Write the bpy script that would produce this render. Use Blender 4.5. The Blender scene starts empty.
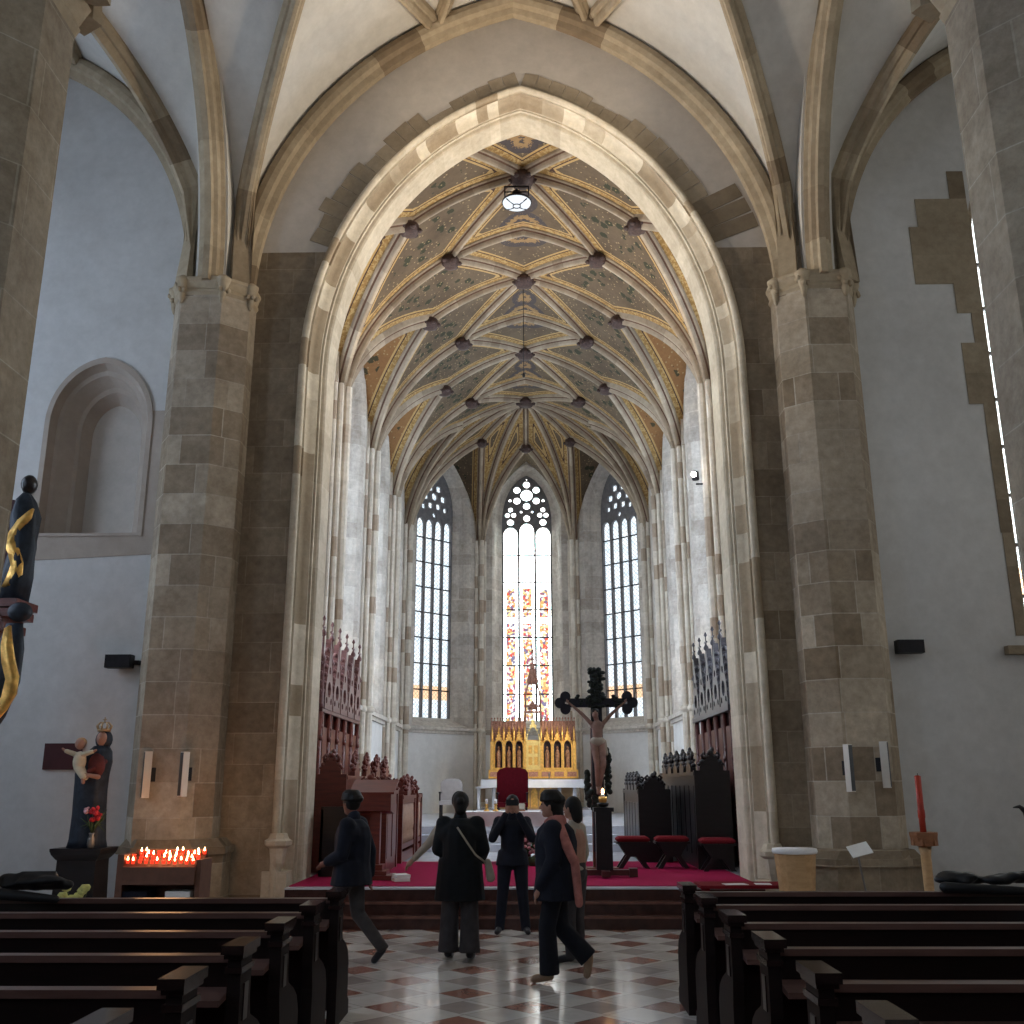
import bpy, bmesh, math, random
from mathutils import Vector, Matrix, geometry, noise
PI = math.pi
random.seed(7)
sc = bpy.context.scene
COL = sc.collection
R = math.radians

# ------------------------------------------------------------------ materials
def newmat(name):
    m = bpy.data.materials.new(name); m.use_nodes = True
    nt = m.node_tree; nt.nodes.clear()
    out = nt.nodes.new('ShaderNodeOutputMaterial')
    return m, nt, out
def N(nt, t, **kw):
    n = nt.nodes.new(t)
    for k, v in kw.items():
        if k.startswith('i_'):
            n.inputs[k[2:].replace('_', ' ')].default_value = v
        else: setattr(n, k, v)
    return n
def L(nt, a, b): nt.links.new(a, b)
def math_(nt, op, a, b=None, c=None):
    n = nt.nodes.new('ShaderNodeMath'); n.operation = op
    for i, x in enumerate((a, b, c)):
        if x is None: continue
        if isinstance(x, (int, float)): n.inputs[i].default_value = x
        else: L(nt, x, n.inputs[i])
    return n.outputs[0]
def mix(nt, f, a, b, bt='MIX'):
    n = nt.nodes.new('ShaderNodeMix'); n.data_type = 'RGBA'; n.blend_type = bt
    for s, x in ((0, f), (6, a), (7, b)):
        if isinstance(x, (int, float)): n.inputs[s].default_value = x
        elif isinstance(x, tuple): n.inputs[s].default_value = (*x, 1) if len(x) == 3 else x
        else: L(nt, x, n.inputs[s])
    return n.outputs[2]
def ramp(nt, f, stops, interp='LINEAR'):
    n = nt.nodes.new('ShaderNodeValToRGB'); n.color_ramp.interpolation = interp
    e = n.color_ramp.elements
    while len(e) < len(stops): e.new(0.5)
    for el, (p, c) in zip(e, stops):
        el.position = p; el.color = (*c, 1) if len(c) == 3 else c
    L(nt, f, n.inputs[0]); return n.outputs[0]
def principled(nt, out, col, rough=0.8, metal=0.0, spec=0.3):
    b = nt.nodes.new('ShaderNodeBsdfPrincipled')
    if isinstance(col, tuple): b.inputs['Base Color'].default_value = (*col, 1)
    else: L(nt, col, b.inputs['Base Color'])
    if isinstance(rough, (int, float)): b.inputs['Roughness'].default_value = rough
    else: L(nt, rough, b.inputs['Roughness'])
    b.inputs['Metallic'].default_value = metal
    b.inputs['Specular IOR Level'].default_value = spec
    L(nt, b.outputs[0], out.inputs[0]); return b
def bump(nt, b, h, s=0.3, d=0.02):
    n = N(nt, 'ShaderNodeBump', i_Strength=s, i_Distance=d)
    L(nt, h, n.inputs['Height']); L(nt, n.outputs[0], b.inputs['Normal'])
def noise_(nt, vec, scale, detail=4, rough=0.6):
    n = N(nt, 'ShaderNodeTexNoise', i_Scale=scale, i_Detail=detail, i_Roughness=rough)
    if vec is not None: L(nt, vec, n.inputs['Vector'])
    return n.outputs[0]
def coords(nt): return nt.nodes.new('ShaderNodeTexCoord').outputs['Object']

def plain(name, col, rough=0.7, metal=0.0, var=0.15, scale=8.0, spec=0.3, bmp=0.0):
    m, nt, out = newmat(name); c = coords(nt)
    n = noise_(nt, c, scale)
    dark = tuple(x * (1 - var) for x in col); lite = tuple(min(1, x * (1 + var)) for x in col)
    col_ = mix(nt, ramp(nt, n, [(0.3, (0, 0, 0)), (0.7, (1, 1, 1))]), dark, lite)
    b = principled(nt, out, col_, rough, metal, spec)
    if bmp: bump(nt, b, n, bmp)
    return m
def emit(name, col, s):
    m, nt, out = newmat(name)
    e = N(nt, 'ShaderNodeEmission', i_Strength=s); e.inputs[0].default_value = (*col, 1)
    L(nt, e.outputs[0], out.inputs[0]); return m
def wall_uv(nt):
    """u along the wall whichever way it faces, v up."""
    c = coords(nt); g = nt.nodes.new('ShaderNodeNewGeometry')
    sp = nt.nodes.new('ShaderNodeSeparateXYZ'); L(nt, c, sp.inputs[0])
    sn = nt.nodes.new('ShaderNodeSeparateXYZ'); L(nt, g.outputs['True Normal'], sn.inputs[0])
    ax = math_(nt, 'ABSOLUTE', sn.outputs[0]); ay = math_(nt, 'ABSOLUTE', sn.outputs[1])
    k = math_(nt, 'GREATER_THAN', ax, ay)
    u = math_(nt, 'ADD', math_(nt, 'MULTIPLY', k, sp.outputs[1]), math_(nt, 'MULTIPLY', math_(nt, 'SUBTRACT', 1.0, k), sp.outputs[0]))
    cb = nt.nodes.new('ShaderNodeCombineXYZ'); L(nt, u, cb.inputs[0]); L(nt, sp.outputs[2], cb.inputs[1])
    return cb.outputs[0], c, sp
def ashlar(name, a, b, mortar, bw=0.85, bh=0.42, bias=-0.25, off=(0, 0), mort=0.008, strength=0.5, patch=None):
    m, nt, out = newmat(name); uv, c, sp = wall_uv(nt)
    mp = N(nt, 'ShaderNodeMapping'); mp.inputs['Location'].default_value = (off[0], off[1], 0); L(nt, uv, mp.inputs[0])
    def brick(c1, c2, cm, bias_, o=0):
        t = nt.nodes.new('ShaderNodeTexBrick')
        L(nt, mp.outputs[0], t.inputs['Vector'])
        for k, v in (('Color1', c1), ('Color2', c2), ('Mortar', cm)): t.inputs[k].default_value = (*v, 1)
        t.inputs['Scale'].default_value = 1; t.inputs['Mortar Size'].default_value = mort; t.inputs['Mortar Smooth'].default_value = 0.3
        t.inputs['Bias'].default_value = bias_; t.inputs['Brick Width'].default_value = bw; t.inputs['Row Height'].default_value = bh
        t.offset = 0.43; t.squash = 1.25; t.squash_frequency = 3
        return t
    t = brick(a, b, mortar, bias)
    # big patches of greyer and of browner blocks
    big = noise_(nt, c, 0.35, 2)
    col = mix(nt, ramp(nt, big, [(0.42, (0, 0, 0)), (0.6, (0.55, 0.55, 0.55))]), t.outputs['Color'], tuple((x + y) / 2 * k for x, y, k in zip(a, b, (0.86, 0.88, 0.95))))
    fine = noise_(nt, c, 9, 6, 0.7)
    med = noise_(nt, c, 1.7, 5, 0.65)
    col = mix(nt, 0.6, col, ramp(nt, med, [(0.3, (0.62, 0.58, 0.52)), (0.52, (1, 1, 1)), (0.72, (1.22, 1.2, 1.16))]), 'MULTIPLY')
    col = mix(nt, 0.55, col, ramp(nt, fine, [(0.25, (0.42, 0.40, 0.37)), (0.75, (1.28, 1.28, 1.28))]), 'MULTIPLY')
    bb = principled(nt, out, col, 0.88, 0, 0.2)
    h = math_(nt, 'ADD', math_(nt, 'MULTIPLY', fine, 0.5), math_(nt, 'MULTIPLY', t.outputs['Fac'], -0.7))
    bump(nt, bb, h, strength, 0.015)
    return m
def plaster(name, col, dirty, amount=0.35):
    m, nt, out = newmat(name); c = coords(nt)
    n1 = noise_(nt, c, 0.5, 5, 0.6); n2 = noise_(nt, c, 5, 6, 0.7)
    k = mix(nt, ramp(nt, n1, [(0.35, (0, 0, 0)), (0.75, (amount,) * 3)]), col, dirty)
    k = mix(nt, 0.4, k, ramp(nt, noise_(nt, c, 1.4, 6, .7), [(0.3, (0.78, 0.77, 0.75)), (0.7, (1.1, 1.1, 1.1))]), 'MULTIPLY')
    k = mix(nt, 0.3, k, ramp(nt, n2, [(0.3, (0.7, 0.7, 0.7)), (0.7, (1.15, 1.15, 1.15))]), 'MULTIPLY')
    b = principled(nt, out, k, 0.92, 0, 0.15); bump(nt, b, n2, 0.25, 0.01); return m
def tinted(name, lo, hi, alt, rough=0.85, cut=.86):
    """stone whose blocks carry a value of their own in the face attribute 'tint'"""
    m, nt, out = newmat(name); c = coords(nt)
    at = N(nt, 'ShaderNodeAttribute', attribute_name='tint'); f = at.outputs['Fac']
    col = ramp(nt, f, [(0.0, lo), (cut - .06, hi), (cut, alt), (1.0, alt)])
    n = noise_(nt, c, 8, 6, 0.7)
    col = mix(nt, 0.5, col, ramp(nt, noise_(nt, c, 1.9, 5, .65), [(0.3, (0.66, 0.62, 0.56)), (0.7, (1.15, 1.15, 1.12))]), 'MULTIPLY')
    col = mix(nt, 0.6, col, ramp(nt, n, [(0.25, (0.6, 0.58, 0.55)), (0.75, (1.15, 1.15, 1.15))]), 'MULTIPLY')
    b = principled(nt, out, col, rough, 0, 0.2); bump(nt, b, n, 0.4, 0.01); return m
def wood(name, a, b, rough=0.35, spec=0.4, scale=1.0):
    m, nt, out = newmat(name); c = coords(nt)
    mp = N(nt, 'ShaderNodeMapping'); mp.inputs['Scale'].default_value = (1 * scale, 8 * scale, 8 * scale); L(nt, c, mp.inputs[0])
    n = noise_(nt, mp.outputs[0], 2.5, 5, 0.65)
    col = mix(nt, ramp(nt, n, [(0.3, (0, 0, 0)), (0.7, (1, 1, 1))]), a, b)
    bb = principled(nt, out, col, rough, 0, spec); bump(nt, bb, n, 0.12, 0.005); return m

M = {}
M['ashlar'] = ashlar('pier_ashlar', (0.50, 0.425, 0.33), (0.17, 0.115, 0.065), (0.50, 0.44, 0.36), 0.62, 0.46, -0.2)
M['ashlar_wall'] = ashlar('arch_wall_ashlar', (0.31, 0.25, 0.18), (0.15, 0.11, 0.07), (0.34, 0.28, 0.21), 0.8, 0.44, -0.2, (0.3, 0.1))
M['ashlar_pillar'] = ashlar('pillar_ashlar', (0.38, 0.32, 0.245), (0.25, 0.20, 0.145), (0.47, 0.42, 0.34), 0.9, 0.62, -0.3, (0.1, 0.2))
M['chancel_stone'] = ashlar('chancel_ashlar', (0.64, 0.60, 0.54), (0.36, 0.30, 0.25), (0.70, 0.66, 0.60), 0.55, 0.40, -0.4, (0.2, 0))
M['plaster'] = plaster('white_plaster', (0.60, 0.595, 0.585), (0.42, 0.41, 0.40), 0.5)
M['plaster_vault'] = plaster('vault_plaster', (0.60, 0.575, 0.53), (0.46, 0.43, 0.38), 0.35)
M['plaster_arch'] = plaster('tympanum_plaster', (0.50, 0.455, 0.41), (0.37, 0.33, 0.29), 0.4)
M['plaster_chancel'] = plaster('chancel_plaster', (0.74, 0.735, 0.72), (0.52, 0.50, 0.47), 0.6)
M['niche_stone'] = plaster('worn_niche_stone', (0.44, 0.38, 0.33), (0.30, 0.25, 0.21), 0.8)
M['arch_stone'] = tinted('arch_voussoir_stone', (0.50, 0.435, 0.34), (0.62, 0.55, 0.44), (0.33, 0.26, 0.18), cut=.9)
M['rag_stone'] = tinted('ragged_stone', (0.27, 0.22, 0.16), (0.35, 0.29, 0.215), (0.22, 0.175, 0.125))
M['rib_nave'] = tinted('nave_rib_stone', (0.34, 0.275, 0.195), (0.46, 0.38, 0.275), (0.25, 0.19, 0.13))
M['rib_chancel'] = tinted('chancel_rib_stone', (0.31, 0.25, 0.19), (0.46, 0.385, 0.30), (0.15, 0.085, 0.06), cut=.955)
M['shaft'] = tinted('chancel_shaft_stone', (0.60, 0.55, 0.48), (0.74, 0.69, 0.62), (0.42, 0.34, 0.27))
M['boss'] = plain('painted_boss', (0.055, 0.032, 0.028), 0.6, 0, 0.4, 20)
M['pew'] = wood('pew_dark_wood', (0.006, 0.0035, 0.0035), (0.013, 0.0065, 0.006), 0.28, 0.35)
M['pew_cap'] = wood('pew_cap_polished', (0.012, 0.007, 0.007), (0.022, 0.012, 0.011), 0.14, 0.8)
M['pew_top'] = wood('pew_ledge_wood', (0.070, 0.036, 0.030), (0.115, 0.062, 0.052), 0.30, 0.45)
M['stall'] = wood('choir_stall_redwood', (0.075, 0.014, 0.010), (0.16, 0.030, 0.018), 0.35, 0.45)
M['stall_pale'] = wood('stall_pale_panel', (0.30, 0.17, 0.11), (0.42, 0.25, 0.17), 0.5)
M['carved'] = wood('carved_canopy_wood', (0.075, 0.022, 0.022), (0.17, 0.075, 0.07), 0.4)
M['carved_dark'] = wood('carved_dark_canopy', (0.02, 0.02, 0.028), (0.065, 0.065, 0.08), 0.35)
M['ebony'] = wood('dark_stall_wood', (0.005, 0.004, 0.005), (0.013, 0.009, 0.011), 0.32, 0.4)
M['ebony_red'] = wood('dark_red_stall_wood', (0.045, 0.010, 0.010), (0.09, 0.02, 0.018), 0.4, 0.4)
M['step'] = plain('step_marble', (0.048, 0.018, 0.014), 0.25, 0, 0.4, 6, 0.5)
M['step_edge'] = plain('step_tread_marble', (0.15, 0.068, 0.052), 0.18, 0, 0.3, 6, 0.5)
M['marble'] = plain('pale_marble', (0.52, 0.53, 0.58), 0.22, 0, 0.12, 4, 0.5)
M['carpet'] = plain('red_carpet', (0.29, 0.008, 0.055), 0.95, 0, 0.2, 60, 0.1, 0.2)
M['red_cloth'] = plain('red_cloth', (0.085, 0.004, 0.009), 0.9, 0, 0.2, 30, 0.1)
M['cushion'] = plain('red_cushion', (0.16, 0.012, 0.018), 0.85, 0, 0.15, 30, 0.1)
M['gold'] = plain('gilded_wood', (0.80, 0.47, 0.13), 0.38, 0.75, 0.25, 14, 0.5, 0.1)
M['gold_lite'] = plain('bright_gilding', (0.95, 0.70, 0.28), 0.32, 0.6, 0.15, 14, 0.5)
M['gilt_roof'] = plain('reddish_gilt', (0.34, 0.17, 0.12), 0.55, 0.3, 0.45, 25, 0.4)
M['niche_dark'] = plain('niche_back_blue', (0.05, 0.04, 0.055), 0.8, 0, 0.3, 15)  # dark blue backs of the altarpiece niches
M['figurine'] = plain('polychrome_figure', (0.30, 0.17, 0.11), 0.6, 0.1, 0.6, 18)
M['linen'] = plain('white_linen', (0.72, 0.72, 0.74), 0.85, 0, 0.06, 6)
M['black'] = plain('black_plastic', (0.012, 0.012, 0.014), 0.5, 0, 0.1, 8)
M['iron'] = plain('black_iron', (0.018, 0.017, 0.020), 0.5, 0.4, 0.2, 10)
M['iron_grey'] = plain('grey_metal', (0.20, 0.19, 0.18), 0.4, 0.6, 0.1, 10)
M['steel_dark'] = plain('dark_steel_side', (0.09, 0.095, 0.10), 0.5, 0.3, 0.1, 10)
M['alu'] = plain('pale_aluminium', (0.66, 0.63, 0.58), 0.45, 0.2, 0.05, 10)
M['red_sign'] = plain('dark_red_board', (0.055, 0.012, 0.014), 0.6, 0, 0.1, 8)
M['rack'] = plain('brown_rack_paint', (0.12, 0.055, 0.035), 0.6, 0, 0.2, 8)
M['paper'] = plain('white_paper', (0.70, 0.70, 0.68), 0.8, 0, 0.05, 8)
M['light_wood'] = wood('light_turned_wood', (0.40, 0.24, 0.11), (0.55, 0.35, 0.18), 0.5)
M['mid_wood'] = wood('varnished_mid_wood', (0.20, 0.08, 0.035), (0.30, 0.13, 0.06), 0.4)
M['cross_dark'] = plain('black_cross_wood', (0.012, 0.012, 0.022), 0.5, 0, 0.3, 12)
M['leaf_dark'] = plain('dark_wreath_leaf', (0.012, 0.018, 0.016), 0.7, 0, 0.4, 20)
M['shaft_wood'] = plain('brown_cross_shaft', (0.12, 0.04, 0.028), 0.5, 0, 0.2, 9)
M['corpus'] = plain('carved_pale_flesh', (0.24, 0.145, 0.12), 0.6, 0, 0.2, 12)
M['candle_red'] = plain('red_candle_wax', (0.36, 0.035, 0.018), 0.45, 0, 0.2, 5)
M['flame'] = emit('candle_flame', (1.0, 0.55, 0.22), 28)
m, nt, out = newmat('lit_red_cup')
b = principled(nt, out, (0.6, 0.02, 0.01), 0.3); b.inputs['Emission Color'].default_value = (1.0, 0.05, 0.02, 1); b.inputs['Emission Strength'].default_value = 0.75; M['cup'] = m
M['lamp_white'] = emit('lit_lamp_glass', (0.86, 0.93, 1.0), 0.75)
M['spot_lamp'] = emit('lit_spot_lamp', (1.0, 0.97, 0.92), 30)
M['skin'] = plain('skin', (0.36, 0.19, 0.135), 0.6, 0, 0.1, 12)
M['skin_dark'] = plain('skin_ruddy', (0.20, 0.075, 0.05), 0.6, 0, 0.1, 12)
M['navy'] = plain('navy_jacket_cloth', (0.0045, 0.006, 0.014), 0.85, 0, 0.3, 12)
M['coat'] = plain('black_green_coat', (0.0045, 0.006, 0.008), 0.85, 0, 0.3, 12)
M['blackcloth'] = plain('black_trouser_cloth', (0.004, 0.0045, 0.009), 0.85, 0, 0.3, 12)
M['greytr'] = plain('grey_trouser_cloth', (0.045, 0.040, 0.043), 0.9, 0, 0.2, 12)
M['olive'] = plain('olive_grey_trouser', (0.050, 0.044, 0.044), 0.9, 0, 0.2, 12)
M['shoe'] = plain('dark_shoe_leather', (0.015, 0.014, 0.018), 0.4, 0, 0.2, 12)
M['tan_shoe'] = plain('tan_shoe', (0.26, 0.17, 0.11), 0.6, 0, 0.1, 12)
M['hair'] = plain('dark_hair', (0.005, 0.004, 0.004), 0.6, 0, 0.3, 40)
M['scarf'] = plain('dusty_pink_scarf', (0.36, 0.14, 0.12), 0.9, 0, 0.3, 14)
M['cream'] = plain('cream_cloth', (0.33, 0.29, 0.24), 0.9, 0, 0.1, 12)
M['robe_blue'] = plain('dark_blue_robe', (0.015, 0.022, 0.035), 0.55, 0, 0.5, 9)
M['robe_white'] = plain('cream_child_dress', (0.58, 0.50, 0.36), 0.7, 0, 0.15, 12)
M['robe_red'] = plain('dark_red_tunic', (0.10, 0.02, 0.018), 0.7, 0, 0.3, 12)
M['crown'] = plain('aged_gold_crown', (0.45, 0.33, 0.20), 0.4, 0.7, 0.2, 12)
M['flower_red'] = plain('red_flower', (0.50, 0.03, 0.04), 0.8, 0, 0.3, 30)
M['flower_pink'] = plain('pink_flower', (0.62, 0.33, 0.36), 0.8, 0, 0.3, 30)
M['flower_yel'] = plain('pale_yellow_flower', (0.62, 0.62, 0.22), 0.8, 0, 0.2, 30)
M['green'] = plain('leaf_green', (0.05, 0.075, 0.03), 0.7, 0, 0.4, 20)
M['phone'] = plain('black_phone', (0.01, 0.01, 0.012), 0.3, 0, 0.1, 9)
M['chair_pale'] = plain('pale_chair_fabric', (0.42, 0.39, 0.38), 0.8, 0, 0.1, 9)
M['relief'] = plaster('carved_relief_stone', (0.64, 0.62, 0.59), (0.38, 0.35, 0.33), 0.6)

def floor_mat():
    m, nt, out = newmat('diamond_marble_tiles'); c = coords(nt)
    sp = nt.nodes.new('ShaderNodeSeparateXYZ'); L(nt, c, sp.inputs[0])
    s = 1 / 1.16
    a = math_(nt, 'MULTIPLY', math_(nt, 'ADD', sp.outputs[0], sp.outputs[1]), s)
    b = math_(nt, 'MULTIPLY', math_(nt, 'SUBTRACT', sp.outputs[0], sp.outputs[1]), s)
    a = math_(nt, 'ADD', a, 100.3); b = math_(nt, 'ADD', b, 100.15)
    fa = math_(nt, 'FLOOR', math_(nt, 'MULTIPLY', a, 2.0)); fb = math_(nt, 'FLOOR', math_(nt, 'MULTIPLY', b, 2.0))
    ra = math_(nt, 'FRACT', a); rb = math_(nt, 'FRACT', b)
    red = math_(nt, 'MULTIPLY', math_(nt, 'LESS_THAN', ra, .42), math_(nt, 'LESS_THAN', rb, .42))
    def inside(x): return math_(nt, 'MULTIPLY', math_(nt, 'GREATER_THAN', x, .5), math_(nt, 'LESS_THAN', x, .92))
    grey = math_(nt, 'MULTIPLY', inside(ra), inside(rb))
    a = math_(nt, 'MULTIPLY', a, 2.0); b = math_(nt, 'MULTIPLY', b, 2.0)
    cb = nt.nodes.new('ShaderNodeCombineXYZ'); L(nt, fa, cb.inputs[0]); L(nt, fb, cb.inputs[1])
    wn = nt.nodes.new('ShaderNodeTexWhiteNoise'); wn.noise_dimensions = '2D'; L(nt, cb.outputs[0], wn.inputs['Vector'])
    cream = mix(nt, wn.outputs[0], (0.52, 0.49, 0.46), (0.70, 0.67, 0.63))
    redc = mix(nt, wn.outputs[0], (0.27, 0.125, 0.095), (0.38, 0.19, 0.145))
    greyc = mix(nt, wn.outputs[0], (0.34, 0.30, 0.29), (0.46, 0.40, 0.37))
    col = mix(nt, red, mix(nt, grey, cream, greyc), redc)
    ja = math_(nt, 'ABSOLUTE', math_(nt, 'SUBTRACT', math_(nt, 'FRACT', a), .5)); jb = math_(nt, 'ABSOLUTE', math_(nt, 'SUBTRACT', math_(nt, 'FRACT', b), .5))
    j = math_(nt, 'GREATER_THAN', math_(nt, 'MAXIMUM', ja, jb), .488)
    col = mix(nt, math_(nt, 'MULTIPLY', j, .6), col, (0.16, 0.13, 0.12))
    n = noise_(nt, c, 3, 6, 0.65)
    col = mix(nt, 0.4, col, ramp(nt, n, [(0.3, (0.65, 0.63, 0.62)), (0.7, (1.1, 1.1, 1.1))]), 'MULTIPLY')
    bb = principled(nt, out, col, ramp(nt, n, [(0.3, (0.08,) * 3), (0.7, (0.2,) * 3)]), 0, 0.55)
    return m
M['floor'] = floor_mat()

def painted_web():
    """painted chancel vault: gilt borders beside the ribs, scattered foliage, medallions on the ridge"""
    m, nt, out = newmat('painted_vault_web'); c = coords(nt)
    d = N(nt, 'ShaderNodeAttribute', attribute_name='ribd').outputs['Fac']
    md = N(nt, 'ShaderNodeAttribute', attribute_name='medal').outputs['Fac']
    zn = N(nt, 'ShaderNodeAttribute', attribute_name='zone').outputs['Fac']
    n1 = noise_(nt, c, 1.2, 4); n2 = noise_(nt, c, 14, 4, 0.7)
    base = mix(nt, ramp(nt, n1, [(0.35, (0, 0, 0)), (0.65, (1, 1, 1))]), (0.095, 0.068, 0.045), (0.140, 0.102, 0.066))
    side = mix(nt, n1, (0.20, 0.095, 0.04), (0.28, 0.15, 0.06))
    base = mix(nt, zn, base, side)
    # foliage
    v = N(nt, 'ShaderNodeTexVoronoi', i_Scale=3.4); v.feature = 'F1'; L(nt, c, v.inputs['Vector'])
    dd = math_(nt, 'ADD', v.outputs['Distance'], math_(nt, 'MULTIPLY', math_(nt, 'SUBTRACT', n2, .5), .5))
    spx = nt.nodes.new('ShaderNodeSeparateXYZ'); L(nt, c, spx.inputs[0])
    sidef = math_(nt, 'GREATER_THAN', math_(nt, 'ABSOLUTE', math_(nt, 'ADD', spx.outputs[0], .08)), 1.2)
    leaf = math_(nt, 'MULTIPLY', math_(nt, 'MULTIPLY', math_(nt, 'LESS_THAN', dd, .33), math_(nt, 'GREATER_THAN', d, .42)), sidef)
    base = mix(nt, math_(nt, 'MULTIPLY', leaf, .85), base, (0.030, 0.038, 0.022))
    v2 = N(nt, 'ShaderNodeTexVoronoi', i_Scale=9.0); L(nt, c, v2.inputs['Vector'])
    star = math_(nt, 'MULTIPLY', math_(nt, 'LESS_THAN', v2.outputs['Distance'], .2), math_(nt, 'GREATER_THAN', d, .28))
    base = mix(nt, math_(nt, 'MULTIPLY', star, .6), base, (0.40, 0.30, 0.16))
    # borders
    def band(lo, hi): return math_(nt, 'MULTIPLY', math_(nt, 'GREATER_THAN', d, lo), math_(nt, 'LESS_THAN', d, hi))
    dots = math_(nt, 'GREATER_THAN', n2, .52)
    base = mix(nt, band(.0, .23), base, mix(nt, dots, (0.30, 0.18, 0.065), (0.42, 0.29, 0.13)))
    base = mix(nt, band(.23, .255), base, (0.07, 0.04, 0.03))
    base = mix(nt, math_(nt, 'MULTIPLY', band(.255, .30), 0.8), base, (0.50, 0.33, 0.14))
    # medallions: rings
    blue = math_(nt, 'MULTIPLY', math_(nt, 'LESS_THAN', md, .60), math_(nt, 'GREATER_THAN', d, .3))
    base = mix(nt, math_(nt, 'MULTIPLY', blue, .8), base, (0.060, 0.052, 0.058))
    scal = math_(nt, 'ADD', md, math_(nt, 'MULTIPLY', math_(nt, 'SUBTRACT', n2, .5), .35))
    ring = math_(nt, 'MULTIPLY', math_(nt, 'LESS_THAN', math_(nt, 'ABSOLUTE', math_(nt, 'SUBTRACT', scal, .40)), .06), math_(nt, 'GREATER_THAN', d, .2))
    base = mix(nt, math_(nt, 'MULTIPLY', ring, .8), base, (0.34, 0.21, 0.09))
    core = math_(nt, 'LESS_THAN', md, .2)
    base = mix(nt, math_(nt, 'MULTIPLY', core, .8), base, (0.36, 0.22, 0.10))
    base = mix(nt, 0.35, base, ramp(nt, n2, [(0.3, (0.6, 0.6, 0.6)), (0.7, (1.2, 1.2, 1.2))]), 'MULTIPLY')
    b = principled(nt, out, base, 0.85, 0, 0.2)
    return m
M['web'] = painted_web()

def glass_mat(name, kind, strength, tint=(1, 1, 1)):
    m, nt, out = newmat(name); c = coords(nt)
    sp = nt.nodes.new('ShaderNodeSeparateXYZ'); L(nt, c, sp.inputs[0]); u, v = sp.outputs[0], sp.outputs[2]
    cell = N(nt, 'ShaderNodeTexVoronoi', i_Scale=13.0); L(nt, c, cell.inputs['Vector'])
    edge = N(nt, 'ShaderNodeTexVoronoi', i_Scale=13.0); edge.feature = 'DISTANCE_TO_EDGE'; L(nt, c, edge.inputs['Vector'])
    rnd = nt.nodes.new('ShaderNodeSeparateColor'); L(nt, cell.outputs['Color'], rnd.inputs[0])
    if kind == 'figure':
        pal = ramp(nt, rnd.outputs[0], [(0, (1, 1, 1)), (.22, (.8, .42, .12)), (.4, (.75, .08, .05)), (.52, (1, .8, .35)), (.68, (.18, .16, .3)), (.78, (1, .95, .8)), (.9, (.35, .08, .18))], 'CONSTANT')
        pale = ramp(nt, rnd.outputs[1], [(0, (1, 1, 1)), (.6, (.72, .95, 1)), (.72, (1, .96, .85)), (.85, (.55, .9, .85))], 'CONSTANT')
        # distance from each light's centre line
        lu = math_(nt, 'PINGPONG', math_(nt, 'ADD', u, 0.29 * 101), 0.29)   # 0 at edges .. .29 centre
        lu = math_(nt, 'PINGPONG', math_(nt, 'ADD', u, 0.585 * 10 + 0.2925), 0.2925)
        inner = math_(nt, 'GREATER_THAN', lu, 0.13)
        low = math_(nt, 'LESS_THAN', v, 7.3)
        fig = math_(nt, 'MULTIPLY', math_(nt, 'GREATER_THAN', v, 7.5), math_(nt, 'LESS_THAN', v, 8.55))
        zone = math_(nt, 'MULTIPLY', math_(nt, 'MAXIMUM', low, fig), inner)
        col = mix(nt, zone, pale, pal)
        col = mix(nt, math_(nt, 'LESS_THAN', edge.outputs['Distance'], .03), col, (.25, .2, .2))
        s = math_(nt, 'ADD', math_(nt, 'MULTIPLY', math_(nt, 'SUBTRACT', 1.0, zone), strength * 1.5), strength * .28)
    else:
        gx = math_(nt, 'ABSOLUTE', math_(nt, 'SUBTRACT', math_(nt, 'FRACT', math_(nt, 'MULTIPLY', math_(nt, 'ADD', u, v), 7.0)), .5))
        gy = math_(nt, 'ABSOLUTE', math_(nt, 'SUBTRACT', math_(nt, 'FRACT', math_(nt, 'MULTIPLY', math_(nt, 'SUBTRACT', u, v), 7.0)), .5))
        g = math_(nt, 'GREATER_THAN', math_(nt, 'MAXIMUM', gx, gy), .43)
        col = ramp(nt, rnd.outputs[0], [(0, (.80, .90, 1)), (.5, (.92, .97, 1)), (.8, (.62, .76, .86))], 'CONSTANT')
        low = math_(nt, 'MULTIPLY', math_(nt, 'LESS_THAN', v, 5.0), math_(nt, 'GREATER_THAN', v, 4.55))
        col = mix(nt, math_(nt, 'MULTIPLY', low, .8), col, (1, .55, .22))
        col = mix(nt, math_(nt, 'MULTIPLY', g, .75), col, (.08, .10, .12))
        s = strength
    if tint != (1, 1, 1): col = mix(nt, 1.0, col, tint, 'MULTIPLY')
    e = nt.nodes.new('ShaderNodeEmission'); L(nt, col, e.inputs[0])
    if isinstance(s, (int, float)): e.inputs[1].default_value = s
    else: L(nt, s, e.inputs[1])
    gl = N(nt, 'ShaderNodeBsdfGlossy', i_Roughness=0.25); gl.inputs[0].default_value = (.1, .1, .1, 1)
    ad = nt.nodes.new('ShaderNodeAddShader'); L(nt, e.outputs[0], ad.inputs[0]); L(nt, gl.outputs[0], ad.inputs[1])
    L(nt, ad.outputs[0], out.inputs[0]); return m
M['glass_fig'] = glass_mat('figured_stained_glass', 'figure', 3.2)
M['glass_pale'] = glass_mat('pale_leaded_glass', 'pale', 0.95)
M['glass_side'] = glass_mat('daylit_side_glass', 'pale', 10.0, (.86, .92, 1.0))

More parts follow.
